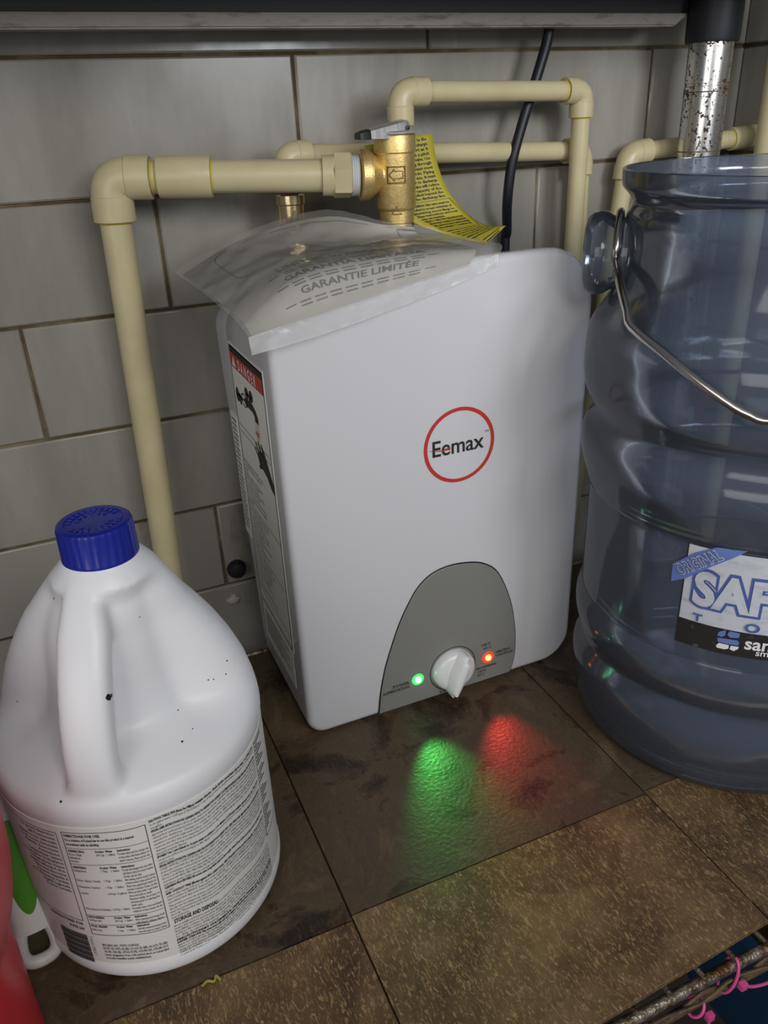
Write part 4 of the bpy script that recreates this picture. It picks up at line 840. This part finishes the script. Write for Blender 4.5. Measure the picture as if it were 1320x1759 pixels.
for k, ch in enumerate('TOTES'): bpart(prints('decal_small_letter', [text2d(ch, 0.0100 if k else 0.0085, ut1+(uo-ut1)*k, zp_-0.0012, 1.25, bold=0.0003, align='CENTER', res=4)], bmp(0.0020), 'decal_blue', None), dc)
bpart(prints('decal_ribbon', [poly2d([pxu(*q) for q in ((1156, 996), (1159, 966), (1195, 948), (1232, 938), (1286, 944), (1262, 956), (1224, 971), (1181, 991))])], bmp(0.0024), 'decal_blue_light', None), dc)
r0_, r1_ = pxu(1171, 985), pxu(1254, 954); ang = math.atan2(r1_[1]-r0_[1], r1_[0]-r0_[0]); wr_ = math.hypot(r1_[1]-r0_[1], r1_[0]-r0_[0])
bpart(prints('ribbon_lettering_outline', [text2d('ORIGINAL', 0.0118, r0_[0], r0_[1], wr_/0.0118/5.1, bold=0.0006, rot=ang, res=3)], bmp(0.0028), 'decal_white', None), dc)
bpart(prints('ribbon_lettering', [text2d('ORIGINAL', 0.0118, r0_[0], r0_[1], wr_/0.0118/5.1, bold=0.00005, rot=ang, res=3)], bmp(0.0031), 'decal_blue', None), dc)
def blob(q): return poly2d([pxu(*p_) for p_ in q])
bpart(prints('decal_logo', [blob(((1233, 1090), (1236, 1084), (1248, 1081), (1247, 1090), (1240, 1093))), blob(((1250, 1089), (1254, 1083), (1272, 1087), (1270, 1095), (1255, 1094))), blob(((1233, 1094), (1248, 1096), (1268, 1099), (1271, 1104), (1268, 1108), (1250, 1105), (1234, 1101)))], bmp(0.0010), 'decal_blue_light', None), dc)
um, zm = pxu(1279, 1107); u2_, z2_ = pxu(1298, 1120)
bpart(prints('decal_maker', [blob(((1231, 1107), (1236, 1103), (1253, 1107), (1252, 1113), (1245, 1114), (1232, 1111))), blob(((1256, 1108), (1270, 1110), (1268, 1114), (1261, 1117), (1254, 1114))), text2d('san jamar', 0.0145, um, zm-0.003, 0.95, bold=0.0003, res=3), text2d('smart', 0.0072, u2_, z2_-0.0025, 1.1, bold=0.0001, res=2)], bmp(0.0010), 'ink_white', None), dc)

# ================================================================== LEFT-HAND ITEMS
RC = Vector((-0.152, 0.357, 0))
rp = []
for x_, y2 in ((0, 1385), (13, 1440), (16, 1500), (10, 1550), (20, 1590), (50, 1680), (78, 1757)):
    d = ray(x_, y2); az = math.atan2(d[0], d[1]); ca_ = math.atan2(RC.x, RC.y); D = math.hypot(RC.x, RC.y)
    r = D*math.sin(abs(ca_-az)); t_ = D*math.cos(ca_-az); rp.append((max(0.003, H+d[2]/math.hypot(d[0], d[1])*t_), r))
rp = sorted(rp)
prof = [(0.0, 0.04), (0.0, rp[0][1]-0.004), (0.001, rp[0][1]-0.001)]+[(p_.x, p_.y) for p_ in spline([Vector((z, r, 0)) for z, r in rp], 5)]
zt, rt_ = prof[-1]; prof += [(zt+0.02, rt_+0.0005), (zt+0.035, rt_-0.006), (zt+0.05, rt_-0.020), (zt+0.062, 0.030), (zt+0.068, 0.022), (zt+0.070, 0.019), (zt+0.078, 0.019)]
rd = thing('red_bottle', 'glossy red plastic bottle with a waisted body standing beside the bleach jug', 'bottle', RC)
part(MB().lathe(prof, RC, (0, 0, 1), 56), 'bottle_body', 'red_plastic', rd, angle=60)
part(MB().lathe([(zt+0.078, 0.022), (zt+0.079, 0.0235), (zt+0.098, 0.0225), (zt+0.100, 0.020)], RC, (0, 0, 1), 36), 'bottle_cap', 'white_plastic', rd)
# scrub brush standing on its handle
F0 = onZ(76, 1654, 0.005); F1 = onY(-4, 1360, F0.y+0.045)
ax = (F1-F0).normalized(); view = Vector((F0.x, F0.y, -0.45)).normalized(); sd = ax.cross(view).normalized(); nr = sd.cross(ax).normalized()
if nr.dot(view) > 0: nr = -nr
if sd.x < 0: sd = -sd
br = thing('scrub_brush', 'white handled scrub brush with a green oval grip and hanging hole, standing handle down', 'brush', F0)
Lh = (F1-F0).length
def hw(t): return float(np.interp(t, [0, .03, .08, .2, .5, 1.0], [.0075, .0112, .0128, .0126, .0124, .0110]))
def at_(t, s_, k_): return F0+ax*(Lh*t)+sd*s_+nr*k_
b = MB()
hc, hr0, hr1 = 0.088, 0.0095, 0.0068      # hanging hole centre and half-sizes
sections = [at_(0, 0, 0)]
rings_ = []
for k in range(25):
    t = 0.20+0.80*k/24; w = hw(t); th = 0.0048
    rings_.append([at_(t, w*math.cos(a), th*math.sin(a)) for a in [2*PI*i/20 for i in range(20)]])
b.rings(rings_)
# loop end around the hole
lp = [at_(0.21, hw(.2)*0.70, 0), at_(0.15, hw(.15)*0.82, 0), at_(0.08, hw(.08)*0.82, 0), at_(0.035, hw(.04)*0.62, 0), at_(0.022, 0, 0), at_(0.035, -hw(.04)*0.62, 0), at_(0.08, -hw(.08)*0.82, 0), at_(0.15, -hw(.15)*0.82, 0), at_(0.21, -hw(.2)*0.70, 0)]
b.tube(spline(lp, 5), 0.0044, 12)
part(b, 'handle', 'white_plastic', br)
part(MB().rings([[at_(0.58+0.27*math.sin(a)*k_, 0.0084*math.cos(a)*k_, 0.0042+h_) for a in [2*PI*i/36 for i in range(36)]] for k_, h_ in ((1, 0), (1, 0.0008), (0.9, 0.0014), (0.3, 0.0018))]), 'grip', 'green_grip', br)
part(MB().rings([[at_(1.0+0.22*(k/8), (0.012+0.022*math.sin(PI*k/8))*math.cos(a), 0.006*math.sin(a)) for a in [2*PI*i/20 for i in range(20)]] for k in range(9)]), 'brush_head', 'white_plastic', br)

# ------------------------------------------------------------------ zip ties, bin, crumbs, wall bits
def ziptie(px, py, label, tail, zc_=-0.0215, rz=0.0145):
    p0 = onY(px, py, 0.2268); x_ = p0.x; z_ = Vector((x_, 0.2268, -0.0135))
    e = thing('zip_tie', label, 'zip tie', z_, 'pink zip ties on the shelf rail')
    pts = [(x_-0.001+0.004*math.sin(PI*k/12), 0.2268+0.0060*math.cos(2*PI*k/24), zc_+rz*math.sin(2*PI*k/24)) for k in range(25)]
    b = MB(); b.tube(pts, 0.0011, 8); part(b, 'strap', 'zip_pink', e)
    hd = Vector((x_+0.004, 0.2185, zc_-0.003)); part(MB().box(hd-Vector((0.0028, 0.0022, 0.0030)), hd+Vector((0.0028, 0.0022, 0.0030))), 'lock_head', 'zip_pink', e, bevel=0.0006)
    part(MB().tube(spline([hd+Vector(q) for q in tail], 6), 0.0011, 8), 'tail', 'zip_pink', e)
ziptie(1258, 1655, 'pink plastic zip tie with a long loose tail on the rusty shelf rail', ((0, 0, 0), (0.010, -0.001, -0.006), (0.024, -0.002, -0.009), (0.045, -0.002, -0.010)))
ziptie(1200, 1712, 'pink plastic zip tie hanging straight down from the lower rusty shelf wire', ((0, 0, -0.002), (0.001, 0, -0.015), (0.002, 0.001, -0.035), (0.002, 0.001, -0.055)), -0.0370, 0.0065)
bb = MB()
def brect(w, d, z, c=(0.80, 0.50)): 
    out = []
    for sx, sy, s_ in ((1, 1, 0), (-1, 1, 1), (-1, -1, 2), (1, -1, 3)):
        for k in range(5): t = PI/2*(s_+k/4); out.append((c[0]+sx*(w-0.02)+0.02*math.cos(t), c[1]+sy*(d-0.02)+0.02*math.sin(t), z))
    return out
bb.rings([brect(.08, .08, -.7495), brect(.10, .10, -.53), brect(.106, .106, -.53), brect(.106, .106, -.515), brect(.097, .097, -.515), brect(.077, .077, -.742)])
tag(bb.build('storage_bin', 'bin_blue'), 'open dark blue plastic bin on the ground below the wire shelf', 'bin')
p = onZ(364, 1692, 0.0); tag(MB().tube(spline([p+Vector((-0.006, 0.001, 0.0012)), p+Vector((-0.002, 0.003, 0.0012)), p+Vector((0.002, 0.001, 0.0012)), p+Vector((0.004, 0.004, 0.0014)), p+Vector((0.006, 0.0, 0.0012))], 5), 0.0009, 8).build('food_crumb', 'debris'), 'tiny curled yellow crumb on the brown tile in front of the bleach jug', 'crumb')
p = onY(403, 976, WY); tag(MB().lathe([(0, 0.0105), (0.004, 0.0105), (0.009, 0.0085), (0.011, 0.004)], (p.x+0.002, WY, p.z), (0, -1, 0), 20).build('rubber_plug', 'rubber'), 'small black rubber plug stuck in the wall tile beside the heater', 'plug')
p = onY(402, 1030, WY)
b = MB(); rng = []
for h_, r_ in ((0, 1.0), (0.0022, 0.85), (0.004, 0.45)): rng.append([(p.x+0.008*r_*(1+0.35*noise.noise(Vector((math.cos(a)*1.7, math.sin(a)*1.7, h_*300))))*math.cos(a), WY-h_, p.z+0.006*r_*(1+0.4*noise.noise(Vector((math.cos(a)*1.7, 4+math.sin(a)*1.7, 0))))*math.sin(a)) for a in [2*PI*i/18 for i in range(18)]])
b.rings(rng); tag(b.build('plaster_chip', 'plaster'), 'crumbling plaster chip on the stained tile below the black plug', 'plaster chip')
